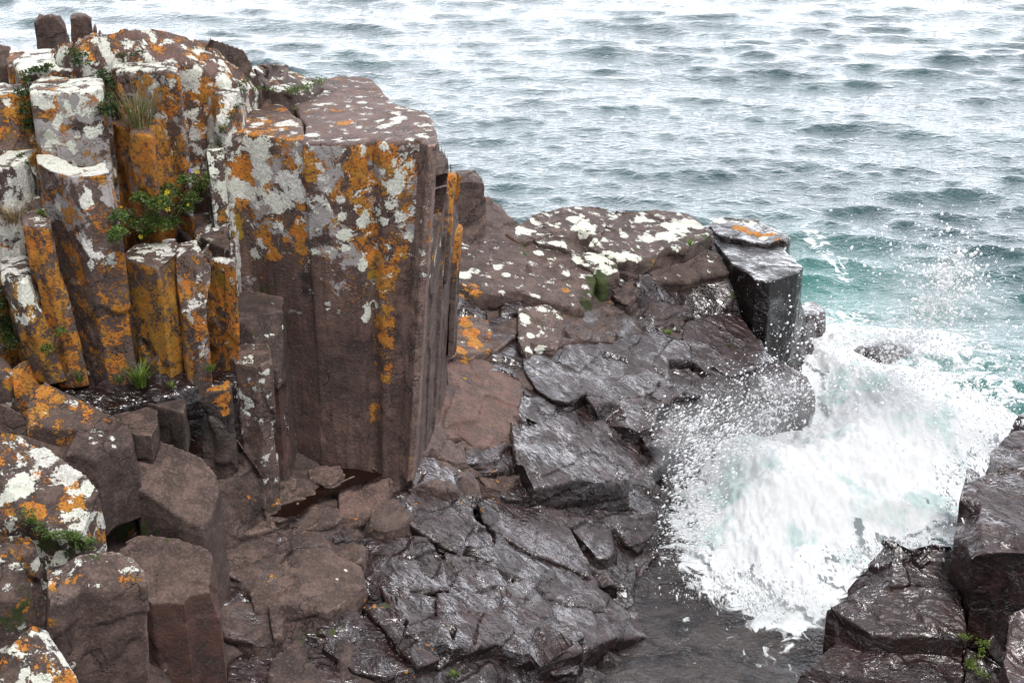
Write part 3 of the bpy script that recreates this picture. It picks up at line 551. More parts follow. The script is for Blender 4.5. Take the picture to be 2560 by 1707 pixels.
# ------------------------------------------------------------------ lichen patches, each at its own spot on the rock
ALLV = np.concatenate([r[1][::3] for r in REG]); AID = np.concatenate([np.full(len(r[1][::3]), i) for i, r in enumerate(REG)])
PX, PY, PD = project(ALLV)
BK = {}
_bx = (PX//16).astype(int); _by = (PY//16).astype(int)
_ok = (_bx >= -4) & (_bx < 170) & (_by >= -4) & (_by < 115)
_idx = np.nonzero(_ok)[0]; _key = (_bx[_idx]+8)*1000 + _by[_idx]+8
_o = np.argsort(_key, kind='stable'); _idx = _idx[_o]; _key = _key[_o]
_u, _st = np.unique(_key, return_index=True); _en = np.append(_st[1:], len(_key))
for k_, a_, b_ in zip(_u, _st, _en): BK[int(k_)] = _idx[a_:b_]
def hit(px, py, r=9):
    """nearest rock surface seen at a pixel (point, depth, rock)"""
    c = []
    for i in (-1, 0, 1):
        for j in (-1, 0, 1):
            k = (int(px//16)+8+i)*1000 + int(py//16)+8+j
            if k in BK: c.append(BK[k])
    if not c: return None
    c = np.concatenate(c); m = (PX[c]-px)**2 + (PY[c]-py)**2 < r*r
    c = c[m]
    if len(c) == 0: return hit(px, py, r*1.8) if r < 20 else None
    b = c[PD[c].argmin()]
    return ALLV[b].copy(), PD[b], AID[b]
BS = [(r[1].mean(0), np.linalg.norm(r[1]-r[1].mean(0), axis=1).max()) for r in REG]
def patch(px, py, r, kind, amt=.56):
    h_ = hit(px, py)
    if h_ is None: return
    p, d, _ = h_; R = r*d/F*1.15
    for (c, br), (o, V, A) in zip(BS, REG):
        if np.linalg.norm(c-p) > br + R*1.6: continue
        q = np.linalg.norm(V-p, axis=1)
        m = q < R*1.5
        if m.any(): A[kind][m] = np.maximum(A[kind][m], A[kind][m]*.6 + amt*sstep(R*1.6, R*.4, q[m]))
for a in [(257,650,30),(205,602,27),(190,590,18),(140,520,18),(225,495,22),(650,440,27),(620,482,26),(720,468,36),(690,512,26),(640,385,34),(600,470,18),(914,550,17),(913,666,15),
  (925,765,24),(925,790,16),(812,772,13),(840,784,8),(850,500,10),(852,545,11),(855,590,12),(860,625,10),(1058,640,13),(1058,665,10),(1054,697,9),(985,470,24),(985,520,18),(1000,545,15),
  (960,560,12),(635,640,12),(235,1090,26),(270,1098,14),(285,1110,8),(1520,636,24),(1500,640,18),(1415,677,10),(1390,600,14),(1350,625,13),(1440,640,10),(1305,570,20),(1460,565,30),(1480,600,16),(1450,540,24),
  (1740,556,22),(1690,560,30),(1665,585,26),(1580,638,20),(1555,640,16),(1620,590,18),(1600,540,18),(1510,665,18),(1870,552,22),(1800,545,18),(1905,590,12),(1190,670,14),(1160,680,16),(1250,660,14),(1270,680,10),
  (1340,735,14),(1355,765,12),(1260,727,10),(1320,790,14),(1330,830,10),(1335,875,14),(1355,870,10),(1350,900,6),(1345,930,6),(1460,708,9),(60,1210,30),(120,1130,34),(180,1180,26),(20,1220,26),(170,1280,28),(220,1310,16),
  (150,1400,18),(95,1410,16),(140,1420,12),(130,1590,28),(110,1700,18),(160,1640,22),(60,1670,16),(190,1660,14),(480,205,26),(560,190,24),(650,300,20),(720,300,24),(780,330,18),(1000,290,22),(960,310,20),(900,250,12),
  (1020,600,16),(1060,520,16),(1045,560,12),(620,1010,16),(600,980,18),(600,960,12),(640,980,12),(670,930,10),(660,960,9)]:
    patch(a[0], a[1], a[2], 'white')
for a in [(760,420,34),(775,440,20),(880,420,24),(900,450,22),(1020,440,20),(960,400,28),(940,380,30),(905,520,20),(755,560,14),(753,590,12),(752,630,11),(750,520,12),(930,610,18),(945,650,18),
  (960,700,14),(958,740,14),(962,790,14),(958,830,16),(950,870,16),(948,920,16),(946,970,14),(940,1020,12),(936,1060,9),(655,600,22),(680,640,16),(600,430,30),(610,500,24),(560,270,26),(510,230,34),(525,280,30),(500,330,18),
  (860,300,18),(1080,600,12),(1085,560,12),(1000,640,18),(985,680,10),(40,930,22),(30,960,16),(110,970,18),(150,990,16),(180,1010,10),(180,1260,30),(80,1270,24),(260,1290,14),(270,1340,10),(170,1210,14),(90,1180,12),
  (560,1010,14),(568,990,12),(570,1030,10),(120,1450,16),(60,1520,14),(190,1690,22),(120,1560,14),(1855,565,20),(1885,575,14),(1905,582,12),(1930,580,10),(1950,590,10),(1640,660,14),(1180,710,20),(1200,730,14),
  (1160,740,12),(1150,620,10),(1160,870,14),(1190,850,18),(1180,830,16),(1190,780,12),(1170,800,14),(1140,915,13),(1180,820,16),(1420,720,10)]:
    patch(a[0], a[1], a[2]*(2.2 if 915 < a[0] < 970 and 600 < a[1] < 1070 else 1.15), 'orange', .40 if 915 < a[0] < 970 else .52)
for a in [(590,560,22),(600,590,16),(545,700,14),(930,690,10)]: patch(a[0], a[1], a[2], 'orange'); patch(a[0], a[1], a[2]+8, 'olive', .9)
for a in [(620,960,8),(1165,938,7),(630,1240,8),(700,1260,10),(675,1430,9),(678,1452,6),(920,1500,14),(940,1505,10),(1062,1607,9),(1235,1240,9),(1245,1250,7),(1202,1267,7),(1262,1193,6),(1250,1200,8),(1240,1185,7),
  (1026,1152,8),(1040,1173,7),(980,1620,6),(1020,1676,10),(1400,775,8),(755,1315,6),(750,1285,6),(890,1290,7),(1225,1055,5),(940,1320,6),(1430,935,5),(1160,1248,8),(1028,1300,6),(1050,1255,6)]:
    patch(a[0], a[1], a[2]*.55, 'orange', .8); patch(a[0]+a[2]*1.5, a[1]+a[2]*.8, a[2]*.35, 'orange', .8); patch(a[0]-a[2]*1.2, a[1]+a[2]*.9, a[2]*.3, 'orange', .8)
for a in [(870,1420,5),(995,1432,5),(1157,1175,6),(840,1440,4),(775,960,4)]: patch(a[0], a[1], a[2], 'white', .8)
for a in [(1500,700,26),(1480,740,22),(1505,740,20),(1470,765,14),(1490,690,20),(1318,625,18),(1310,600,14),(1780,600,14),(1800,630,16),(1770,590,12),(1820,660,14),(1540,655,14),(1640,655,12),(1700,635,12),
  (600,712,14),(650,722,14),(690,728,12),(640,845,12),(665,860,12),(330,1325,22),(370,1325,22),(400,1340,18),(300,1340,16),(150,1370,26),(110,1365,20),(200,1375,22),(240,1385,18),(60,1500,30),(30,1560,26),(850,1560,14),(820,1580,18),(760,1600,14),
  (900,1530,14),(960,1510,14),(1830,750,14),(560,750,12),(580,720,14),(1150,720,14),(600,205,12),(560,330,12),(540,360,14)]:
    patch(a[0], a[1], a[2]*1.5, 'moss', .46)
for a in [(860,890,60),(820,950,50),(880,970,46),(640,760,50),(1010,1000,40),(990,1100,50)]: patch(a[0], a[1], a[2], 'grime_shade', .35)
patch(500, 1040, 26, 'grime_shade', .9); patch(506, 1075, 22, 'grime_shade', .9); patch(760, 700, 16, 'grime_shade', .9); patch(762, 735, 12, 'grime_shade', .9)
for a in [(720,1100,60),(700,1000,40)]: patch(a[0], a[1], a[2], 'red', .5)
for o, V, A in REG:
    me = o.data
    for k, v in A.items():
        at = me.attributes.new(k, 'FLOAT', 'POINT'); at.data.foreach_set('value', v.astype(np.float32))
    me.update()
print('patches', round(time.time()-T0, 1))

# ------------------------------------------------------------------ the sea
def water_material():
    m, t = nt('sea_water'); g = N(t)
    co = g.n('ShaderNodeNewGeometry').outputs['Position']
    sh = g.attr('shallow'); fo = g.attr('foam'); te = g.attr('teal')
    n1 = g.noise(co, .6, 3)
    c = g.mix(g.step(n1, .35, .7), (.016, .045, .052), (.026, .066, .070))
    c = g.mix(te, c, (.035, .15, .13))
    c = g.mix(sh, c, g.mix(g.step(g.noise(co, 3.2, 4, .6, .8), .4, .62), (.010, .008, .008), (.036, .027, .025)))
    # foam laces
    w = g.n('ShaderNodeVectorMath', {0: co, 1: g.n('ShaderNodeVectorMath', {0: g.n('ShaderNodeTexNoise', {'Vector': co, 'Scale': 2.5, 'Detail': 4.}).outputs['Color'], 1: (.5, .5, .5)}, operation='MULTIPLY').outputs[0]}, operation='ADD').outputs[0]
    ln = g.noise(w, 7., 8, .62, .8)
    f = g.step(g.math('ADD', fo, g.math('MULTIPLY', g.math('SUBTRACT', ln, .5), 2.2)), .5, .72)
    c = g.mix(f, c, (.6, .63, .64))
    v1 = g.n('ShaderNodeVectorMath', {0: co, 1: (6.5, 11., 5.)}, operation='MULTIPLY').outputs[0]
    v2 = g.n('ShaderNodeVectorMath', {0: w, 1: (9., 20., 9.)}, operation='MULTIPLY').outputs[0]
    h = g.math('ADD', g.math('MULTIPLY', g.noise(v1, 1., 4, .6, .4), 1.), g.math('MULTIPLY', g.noise(v2, 1.6, 3, .55), .35))
    bump = g.n('ShaderNodeBump', {'Height': h, 'Strength': .85, 'Distance': .034}).outputs[0]
    b = g.n('ShaderNodeBsdfPrincipled', {'Base Color': c, 'Roughness': g.mix(f, (.06, .06, .06), (.8, .8, .8)), 'IOR': 1.34, 'Normal': bump})
    g.n('ShaderNodeOutputMaterial', {'Surface': b.outputs[0]})
    return m
WATER = water_material()
nu, nv = 760, 780
th = np.radians(np.linspace(-32, 30, nu))
ang = np.radians(np.concatenate([np.linspace(42, 8.0, nv-70), np.linspace(7.8, .35, 70)]))   # denser near, thinning to the horizon
rr = CH/np.tan(ang)
TH, RR = np.meshgrid(th, rr)
WX = (RR*np.sin(TH)).ravel(); WY = (RR*np.cos(TH)).ravel()
WZ = np.zeros_like(WX); DX = np.zeros_like(WX); DY = np.zeros_like(WX)
rw = np.random.default_rng(21)
lam = np.exp(np.linspace(math.log(.16), math.log(6.5), 84))
grp = 1 + .55*vnoise(np.c_[WX, WY, WX*0]*.22, 77) + .35*vnoise(np.c_[WX, WY, WX*0]*.7, 78)
for L in lam:
    k = 2*math.pi/L
    a = (.0062*L**.95 if L < 2.2 else .0062*2.2**.95*(2.2/L)**.35)*rw.uniform(.6, 1.5)*(.84 if L < .9 else .46)
    d = math.radians(-106 + rw.normal(0, 34 if L < .5 else 22))
    kx, ky = k*math.cos(d), k*math.sin(d)
    p = kx*WX + ky*WY + rw.uniform(0, 6.28)
    fade = np.clip(L/(RR.ravel()*.02), 0, 1)     # waves finer than the mesh are left to the ripples
    aa = a*fade*(grp if L > .4 else 1.)
    WZ += aa*np.cos(p); DX -= .85*aa*math.cos(d)*np.sin(p); DY -= .85*aa*math.sin(d)*np.sin(p)
calm = np.ones_like(WX)
XYw = np.c_[WX, WY]
dl = pdist(XYw, LAND); inl = inside(XYw, LAND)
calm = np.where(inl, .4, .3 + .7*sstep(.1, 1.8, dl))
ch = pt(1750, 1560, .0)[:2]
dch = np.linalg.norm((XYw-ch)*[1., .8], axis=1)
calm *= 1.15 - .15*sstep(.8, 2.4, dch)
P = np.c_[WX + DX*calm, WY + DY*calm, WZ*calm - .01]
water = mesh_obj('sea_water', P, grid_faces(nu, nv), WATER)
tag(water, kind='structure')
def px_poly(l, z=0.): return np.array([pt(x, y, z)[:2] for x, y in l])
SURF = px_poly([(2005,905),(2030,850),(2080,828),(2200,832),(2330,845),(2345,870),(2200,865),(2120,880),(2160,925),(2280,945),(2340,975),(2430,1020),(2520,1065),(2760,1070),(2760,1105),(2560,1110),(2440,1190),(2400,1280),(2310,1350),(2120,1400),(2090,1450),(2062,1500),(2050,1530),(1960,1545),(1890,1490),(1800,1455),(1755,1410),(1730,1330),(1722,1240),(1735,1160),(1775,1095),(1850,1085),(1950,1100),(2020,1040),(2030,960)])
ds = pdist(XYw, SURF); iss = inside(XYw, SURF)
sd_ = np.where(iss, -ds, ds)
foam = .75*sstep(.35, -.1, sd_) + .20*sstep(1.3, .2, sd_)
e1 = px_poly([(2010,560),(2060,600),(2110,650),(2120,700),(2080,660),(2030,600)])
foam = np.maximum(foam, .6*sstep(.12, .0, pdist(XYw, e1)))
foam = np.maximum(foam, .34*sstep(.16, .0, dl)*(~inl)*(XYw[:, 1] > 8.2))
foam = foam + .36*sstep(1.5, .2, sd_)*(WX > 1.9)*(WY > 8.6)
foam = np.maximum(foam, .30*sstep(1.5, .1, sd_)*(dch < 2.2))
tl = sstep(3.6, .4, pdist(XYw, LAND[:26]))*(XYw[:, 1] > 8.8)
shal = sstep(1.75, 1.1, dch)
for nme, v in (('foam', foam), ('teal', tl*.9), ('shallow', shal)):
    at = water.data.attributes.new(nme, 'FLOAT', 'POINT'); at.data.foreach_set('value', v.astype(np.float32))
# sea bed, so that the water never stands over nothing
bed = mesh_obj('sea_bed', [(-900, -5, -2.6), (900, -5, -2.6), (900, 1500, -2.6), (-900, 1500, -2.6)], [(0, 1, 2, 3)], ROCK, smooth=False)
tag(bed, kind='structure')
# tide pools left in the shelf
pm, t_ = nt('pool_water'); g_ = N(t_)
g_.n('ShaderNodeOutputMaterial', {'Surface': g_.n('ShaderNodeBsdfPrincipled', {'Base Color': (.010, .0045, .003, 1), 'Roughness': .04, 'IOR': 1.33}).outputs[0]})
def pool(poly, z):
    V = [pt(x, y, z) for x, y in poly]
    o = mesh_obj('tide_pool', V, [tuple(range(len(V)))], pm, smooth=False); tag(o, kind='structure'); return o
zp = float(S(on_shelf(760, 1190)[None, :2])[0]) - .0
pool([(670,1158),(760,1155),(880,1170),(960,1185),(940,1195),(880,1215),(800,1245),(740,1290),(640,1290),(640,1200)], zp-.01)

# ------------------------------------------------------------------ the surf: a churning white mass
fm, t_ = nt('surf_foam'); g = N(t_)
co = g.n('ShaderNodeNewGeometry').outputs['Position']
sv = g.n('ShaderNodeVectorMath', {0: co, 1: (34, 8, 12)}, operation='MULTIPLY').outputs[0]
nf = g.noise(sv, 1., 6, .65, .5); nf2 = g.noise(co, 2.6, 5, .6, .5); nf3 = g.noise(co, 30, 5, .7)
c = g.mix(g.step(nf2, .5, .66), (.72, .73, .745), (.44, .57, .56))
c = g.mix(g.math('MULTIPLY', g.step(nf, .55, .75), .3), c, (.7, .77, .78))
hh = g.math('ADD', g.math('MULTIPLY', nf, .7), g.math('MULTIPLY', nf3, .6))
bb = g.n('ShaderNodeBump', {'Height': hh, 'Strength': .7, 'Distance': .02}).outputs[0]
b1 = g.n('ShaderNodeBsdfPrincipled', {'Base Color': c, 'Roughness': .85, 'Normal': bb})
b2 = g.n('ShaderNodeBsdfTranslucent', {'Color': (.75, .78, .8, 1)})
g.n('ShaderNodeOutputMaterial', {'Surface': g.n('ShaderNodeMixShader', {0: .3, 1: b1.outputs[0], 2: b2.outputs[0]}).outputs[0]})
FOAM = fm
lo, hi = SURF.min(0)-.4, SURF.max(0)+.4
hi[0] = min(hi[0], 4.6)
st = .0125
gx, gy = np.meshgrid(np.arange(lo[0], hi[0], st), np.arange(lo[1], hi[1], st))
Q = np.c_[gx.ravel(), gy.ravel()]
d0 = pdist(Q, SURF); i0 = inside(Q, SURF); s0 = np.where(i0, d0, -d0)
Q3 = np.c_[Q, Q[:, 0]*0]
Qs = Q3*[1.9, .6, 1]      # the water is thrown along one direction
edge = s0 + fbm(Qs, 3.5, 5, 201, .66)*.42 + fbm(Qs, 26, 3, 207, .7)*.09
ridge = 1-np.abs(fbm(Q3, 2.1, 4, 211))*2.2
h = sstep(0, .7, s0)*(.10 + .17*sstep(-.2, .6, fbm(Q3, .8, 2, 213))) + ridge*.07*sstep(0, .4, s0) + fbm(Qs, 8, 4, 215, .6)*.05 + fbm(Qs, 34, 3, 217, .7)*.022
Z = .02 + h
lace = fbm(Q3+[7, 3, 0], 4.2, 5, 231, .62)
keep = (edge > 0) & (lace > -.9 + .95*sstep(.3, -.15, s0))
FQ = grid_faces(gx.shape[1], gx.shape[0])
kf = keep[FQ].all(1)
FQ = FQ[kf]
used = np.unique(FQ); mp = np.zeros(len(Q), int); mp[used] = np.arange(len(used))
surf = mesh_obj('breaking_wave', np.c_[Q, Z][used], mp[FQ], FOAM)
tag(surf, label='white foaming surf breaking in the inlet between the rocks', cat='surf', kind='stuff')

# spray: drops of many sizes thrown off the surf
ico = bmesh.new(); bmesh.ops.create_icosphere(ico, subdivisions=1, radius=1.)
IV = np.array([v.co[:] for v in ico.verts]); IF = np.array([[v.index for v in f.verts] for f in ico.faces]); ico.free()
def drops(Pc, R, stretch, dirs, name, label, cat):
    n = len(Pc); k = len(IV)
    r = np.random.default_rng(n)
    V = IV[None]*(R[:, None, None])*(1+.28*r.normal(size=(n, k, 1)))
    dn = dirs/np.linalg.norm(dirs, axis=1)[:, None]
    al = (V*dn[:, None, :]).sum(2, keepdims=True)
    V = V + dn[:, None, :]*al*(stretch[:, None, None]-1) + Pc[:, None, :]
    Fc = (IF[None] + (np.arange(n)*k)[:, None, None]).reshape(-1, 3)
    o = mesh_obj(name, V.reshape(-1, 3), Fc, DROP); tag(o, label=label, cat=cat, kind='stuff'); return o
dm, t_ = nt('spray_drop'); g = N(t_)
b1 = g.n('ShaderNodeBsdfPrincipled', {'Base Color': (.86, .87, .88, 1), 'Roughness': .4}); b2 = g.n('ShaderNodeBsdfTranslucent', {'Color': (.95, .96, .97, 1)})
g.n('ShaderNodeOutputMaterial', {'Surface': g.n('ShaderNodeMixShader', {0: .45, 1: b1.outputs[0], 2: b2.outputs[0]}).outputs[0]})
DROP = dm
rs = np.random.default_rng(99)
def cloud(n, cx, cy, sx, sy, ang, Y0, Ys, r0, r1, st=(1, 1.8), d=(1., -.3, .8), clump=1.35):
    """a burst of drops round a place seen near (cx, cy), with real depth Y0 +- Ys"""
    n = int(n*2.2); r0 *= .62; r1 *= .8; st = (st[0], 1 + (st[1]-1)*.45)
    u = rs.normal(0, 1, (n, 2)); ca, sa = math.cos(math.radians(ang)), math.sin(math.radians(ang))
    x = cx + u[:, 0]*sx*ca - u[:, 1]*sy*sa; y = cy + u[:, 0]*sx*sa + u[:, 1]*sy*ca
    Y = Y0 + rs.normal(0, Ys, n)
    P_ = np.array([pt(a, b, max(4.3, c_)) for a, b, c_ in zip(x, y, Y)])
    cl = fbm(np.c_[x/60, y/60, Y], 1.5, 4, int(cx), .65)*1.5
    k_ = (cl > rs.uniform(-.45, .25, n)*clump) & (P_[:, 2] > .02)
    P_ = P_[k_]; n = len(P_)
    R = r0*.62*(r1*1.1/(r0*.62))**(rs.random(n)**4.)
    dirs = np.array(d)[None] + rs.normal(0, .22, (n, 3))
    return P_, R, rs.uniform(st[0], st[1], n), dirs
CL = [
 cloud(2600, 1905, 1005, 75, 48, -35, 9.25, .12, .003, .011, (1, 2.2), (1, 0, 1.2)),
 cloud(1600, 1960, 1050, 70, 40, -30, 9.1, .12, .003, .012, (1, 2.2), (1, 0, 1.2)),
 cloud(2600, 1765, 1140, 42, 70, 15, 8.3, .15, .003, .010, (1.5, 4.5), (1, .2, .9)),
 cloud(1900, 1735, 1240, 32, 70, 0, 7.9, .15, .003, .010, (1.5, 5), (1, .2, .6)),
 cloud(1800, 1780, 1080, 80, 30, 10, 8.6, .12, .003, .009, (1.5, 4), (1, .2, .9)),
 cloud(1200, 1725, 1340, 40, 42, 20, 7.4, .12, .003, .008, (1.5, 5), (1, 0, .3)),
 cloud(2400, 1900, 1500, 100, 35, 15, 7.2, .12, .003, .009, (2, 6), (.2, -.4, -1)),
 cloud(3000, 2335, 775, 100, 48, -55, 9.6, .25, .003, .016, (1, 1.7), (.3, 0, 1)),
 cloud(1100, 2375, 700, 30, 50, 20, 9.5, .2, .004, .020, (1, 1.8), (.3, 0, 1)),
 cloud(900, 2270, 640, 90, 60, 0, 9.6, .4, .003, .014, (1, 1.5), (.3, 0, 1)),
 cloud(700, 2300, 640, 170, 120, 0, 9.3, .6, .002, .009, (1, 1.4), (.3, 0, 1), .2),
 cloud(4200, 2470, 960, 130, 110, -10, 9.2, .4, .003, .014, (1, 2), (.3, 0, 1)),
 cloud(3200, 2250, 900, 130, 60, 0, 9.3, .3, .003, .012, (1, 2), (.3, 0, 1)),
 cloud(160, 1950, 820, 50, 130, 0, 9.6, .3, .002, .006, (1, 2.5), (.1, 0, 1), .1),
 cloud(120, 1800, 950, 80, 60, 0, 9.3, .3, .002, .006, (1, 3), (1, 0, 1), .1),
 cloud(1500, 2440, 1190, 50, 90, 20, 7.6, .2, .003, .010, (1.5, 5), (.1, -.3, -1)),
 cloud(1200, 2240, 1375, 110, 22, -8, 7.0, .12, .003, .008, (2, 6), (.1, -.3, -1)),
 cloud(900, 2120, 820, 90, 40, 10, 9.7, .25, .003, .012, (1, 2), (.3, 0, 1)),
]
CP = [np.concatenate([c_[i] for c_ in CL]) for i in range(4)]
drops(CP[0], CP[1], CP[2], CP[3], 'sea_spray', 'bright drops of spray thrown up from the breaking wave', 'spray')
print('water', round(time.time()-T0, 1), len(CP[0]))

# fine mist hanging over the splash
mm, t_ = nt('mist'); g = N(t_)
g.n('ShaderNodeOutputMaterial', {'Volume': g.n('ShaderNodeVolumePrincipled', {'Color': (.95, .97, 1, 1), 'Density': .4}).outputs[0]})
for px_, py_, Y_, sx_, sy_, sz_, lb in ((1800, 1110, 8.5, .5, .45, .28, 'thin mist over the left fringe of the surf'), (1960, 1030, 9.1, .4, .35, .25, 'thin mist over the nose of the point'), (2340, 800, 9.5, .55, .4, .45, 'thin mist round the tall plume of spray')):
    bm = bmesh.new(); bmesh.ops.create_icosphere(bm, subdivisions=4, radius=1.)
    for v in bm.verts:
        k_ = 1 + .35*float(fbm(np.array([v.co[:]])*1.2 + px_, 1, 3, 5)[0]); v.co = Vector((v.co.x*sx_*k_, v.co.y*sy_*k_, v.co.z*sz_*k_))
    me = bpy.data.meshes.new('spray_mist'); bm.to_mesh(me); bm.free(); me.materials.append(mm)
    o = bpy.data.objects.new('spray_mist', me); COL.objects.link(o); o.location = pt(px_, py_, Y_); tag(o, label=lb, cat='mist', kind='stuff')
# ------------------------------------------------------------------ plants in the joints
def blades(n, h, spread, w=.004, curve=.5, seed=0, base=.03):
    r = np.random.default_rng(seed); V = []; Fc = []
    for i in range(n):
        a = r.uniform(0, 6.283); b = r.uniform(0, base); L = h*r.uniform(.45, 1.)
        p = np.array([math.cos(a)*b, math.sin(a)*b, 0]); out = np.array([math.cos(a), math.sin(a), 0])*spread*r.uniform(.2, 1.1)
        s = np.array([-math.sin(a), math.cos(a), 0])*w*r.uniform(.6, 1.3)
        k0 = len(V)
        for t in (0, .35, .7, 1.):
            q = p + out*L*t**1.6 + np.array([0, 0, 1])*L*(t - curve*.5*t*t)
            ww = s*(1-t*.95)
            V += [q-ww, q+ww]
        for j in range(3): Fc.append((k0+2*j, k0+2*j+1, k0+2*j+3, k0+2*j+2))
    return V, Fc
def leaves(n, rad, size, seed=0, flat=.6, drop=0.):
    """many small folded leaves filling a low mound"""
    r = np.random.default_rng(seed); V = []; Fc = []
    for i in range(n):
        u = r.normal(0, 1, 3); u /= np.linalg.norm(u); q = u*rad*r.uniform(.3, 1)**.5; q[2] = abs(q[2])*flat - drop*r.random()
        q[:2] += r.normal(0, rad*.12, 2)
        d = r.normal(0, 1, 3); d[2] = d[2]*.6+.3; d /= np.linalg.norm(d)
        s = np.cross(d, r.normal(0, 1, 3)); s /= np.linalg.norm(s); nn = np.cross(d, s)
        L = size*r.uniform(.6, 1.4); k0 = len(V)
        V += [q, q+d*L*.5+s*L*.28+nn*L*.08, q+d*L, q+d*L*.5-s*L*.28+nn*L*.08]
        Fc += [(k0, k0+1, k0+2), (k0, k0+2, k0+3)]
    return V, Fc
def shift(VF, off): return [np.asarray(v)+off for v in VF[0]], VF[1]
def joinvf(L):
    V = []; Fc = []
    for v, f in L:
        k = len(V); V += list(v); Fc += [tuple(i+k for i in q) for q in f]
    return V, Fc
def ground(px, py, lift=0.0, toward=.02):
    h_ = hit(px, py)
    p = h_[0] if h_ is not None else on_shelf(px, py)
    d = np.array([0, 0, CH])-p; return p + d/np.linalg.norm(d)*toward + np.array([0, 0, lift])
def empty(name, p, label, cat, group=None):
    e = bpy.data.objects.new(name, None); COL.objects.link(e); e.location = p; e.empty_display_size = .05
    return tag(e, label=label, cat=cat, group=group, kind='thing')
GPL = 'plants rooted in the rock joints'
def strip_plant(name, label, pts, n=90, rad=.035, size=.016, mat=LEAF, cat='plant', seed=1, toward=.02):
    L = []
    for i in range(len(pts)-1):
        (x0, y0), (x1, y1) = pts[i], pts[i+1]
        m = max(1, int(math.hypot(x1-x0, y1-y0)/14))
        for j in range(m):
            t = j/m; p = ground(x0+(x1-x0)*t, y0+(y1-y0)*t, 0, toward)
            L.append(shift(leaves(max(6, int(n*random.uniform(.5, 1.4))), rad*random.uniform(.6, 1.3), size, seed*100+i*20+j, .8), p))
    V, Fc = joinvf(L); c0 = np.asarray(V).mean(0)
    o = mesh_obj(name, np.asarray(V)-c0, Fc, mat, smooth=False); o.location = c0
    tag(o, label=label, cat=cat, group=GPL, kind='stuff' if name == 'moss' else 'thing'); return o
strip_plant('creeping_plant', 'dark green plant trailing down the joint left of the tallest pale column', [(128,166),(90,172),(66,190),(58,230),(66,270),(68,310),(72,345)], 60, .04, .02, LEAFD, seed=1, toward=.03)
strip_plant('creeping_plant', 'green plant trailing lower down past the dark notch at the left', [(60,385),(72,410),(66,430)], 40, .03, .016, LEAFD, seed=2)
strip_plant('creeping_plant', 'two leafy green clumps on the white rock below the summit', [(172,130),(188,160),(210,165),(212,125)], 60, .04, .018, LEAFD, seed=3, toward=.03)
strip_plant('moss', 'thin green moss line on the pale slab behind the dry grass', [(298,140),(330,137),(352,128),(362,122)], 40, .025, .012, LEAFD, cat='moss', seed=4)
strip_plant('moss', 'green moss filling the crack right of the summit', [(640,222),(690,222),(700,250)], 36, .02, .011, LEAF, cat='moss', seed=5)
strip_plant('moss', 'mossy band under the white crusted block', [(722,238),(745,222),(775,215),(808,196),(790,180)], 70, .035, .012, LEAF, cat='moss', seed=6)
strip_plant('moss', 'dark green moss in the cleft of the rust stained column', [(617,200),(620,215),(600,260),(575,300),(550,350),(525,370)], 46, .028, .012, LEAFD, cat='moss', seed=7)
strip_plant('moss', 'short moss strip beside the flat reddish top', [(738,268),(750,278)], 40, .02, .011, LEAF, cat='moss', seed=8)
strip_plant('moss', 'bright moss and herbs under the large lichen boulder', [(70,1290),(110,1340),(150,1350),(200,1350),(240,1375)], 70, .04, .014, LEAF, cat='moss', seed=9)
strip_plant('moss', 'green weed among the stones at the lower right', [(2405,1590),(2440,1600),(2470,1610),(2420,1660),(2470,1690)], 60, .035, .013, LEAFB, cat='moss', seed=10)
strip_plant('leafy_plant', 'green clump hanging at the left edge under the orange foot', [(5,740),(15,790),(20,830),(40,860),(60,875)], 90, .06, .018, LEAFD, seed=11, toward=.05)
strip_plant('leafy_plant', 'ferny green plant between the tallest pale column and the grass', [(262,190),(275,215),(272,250),(268,285),(300,290)], 70, .045, .022, LEAFD, seed=12, toward=.03)
def grass(name, label, px, py, n, h, spread, mats=(LEAF,), w=.004, curve=.6, seed=0, base=.03, toward=.03):
    p = ground(px, py, 0, toward); e = empty(name, p, label, 'grass', GPL)
    for i, m in enumerate(mats):
        V, Fc = blades(n, h*(1+.25*i), spread, w, curve, seed+i, base); mesh_obj('blades', V, Fc, m, e, smooth=False)
    return e
grass('grass_tuft', 'dry straw coloured grass tuft growing from the shoulder of the orange column', 345, 306, 80, .30, .55, (LEAF, STRAW), .0028, .5, 30, .09, .06)
grass('grass_tuft', 'hanging dry grass at the left edge', 30, 560, 150, .22, .6, (STRAW,), .002, 1.2, 33, .10, .06)
grass('grass_tuft', 'green grass tuft at the left edge beneath the hanging plant', 25, 850, 100, .16, .8, (LEAF,), .003, 1., 34, .08, .05)
grass('grass_tuft', 'fresh green grass tuft at the base of the orange column', 355, 958, 60, .17, .6, (LEAF, LEAFB), .0045, .7, 35, .04, .05)
grass('grass_tuft', 'tiny yellowish tuft on the ledge right of the fresh green grass', 433, 966, 34, .06, .6, (LEAFB,), .002, .6, 36, .02)
grass('grass_tuft', 'tiny green tuft at the foot of the right orange column', 528, 922, 40, .07, .7, (LEAF,), .003, .6, 37, .03)
grass('grass_tuft', 'small bright grass tuft on the outer slab near the black block', 1730, 608, 34, .09, .6, (LEAFB,), .004, .6, 38, .03)
grass('grass_tuft', 'small round green tuft on the wet slab', 1672, 825, 60, .045, .8, (LEAFB,), .004, .8, 39, .04)
grass('grass_tuft', 'very small green tuft on the slab above the nose of the point', 1826, 856, 26, .04, .6, (LEAF,), .004, .8, 40, .02)
grass('grass_tuft', 'bright green tuft below the red edged slab', 1135, 1682, 40, .04, .8, (LEAFB,), .004, .8, 41, .03)
grass('grass_tuft', 'weedy tuft on the ledge under the long leaning column', 296, 956, 30, .06, .6, (LEAF,), .0025, .6, 42, .03)
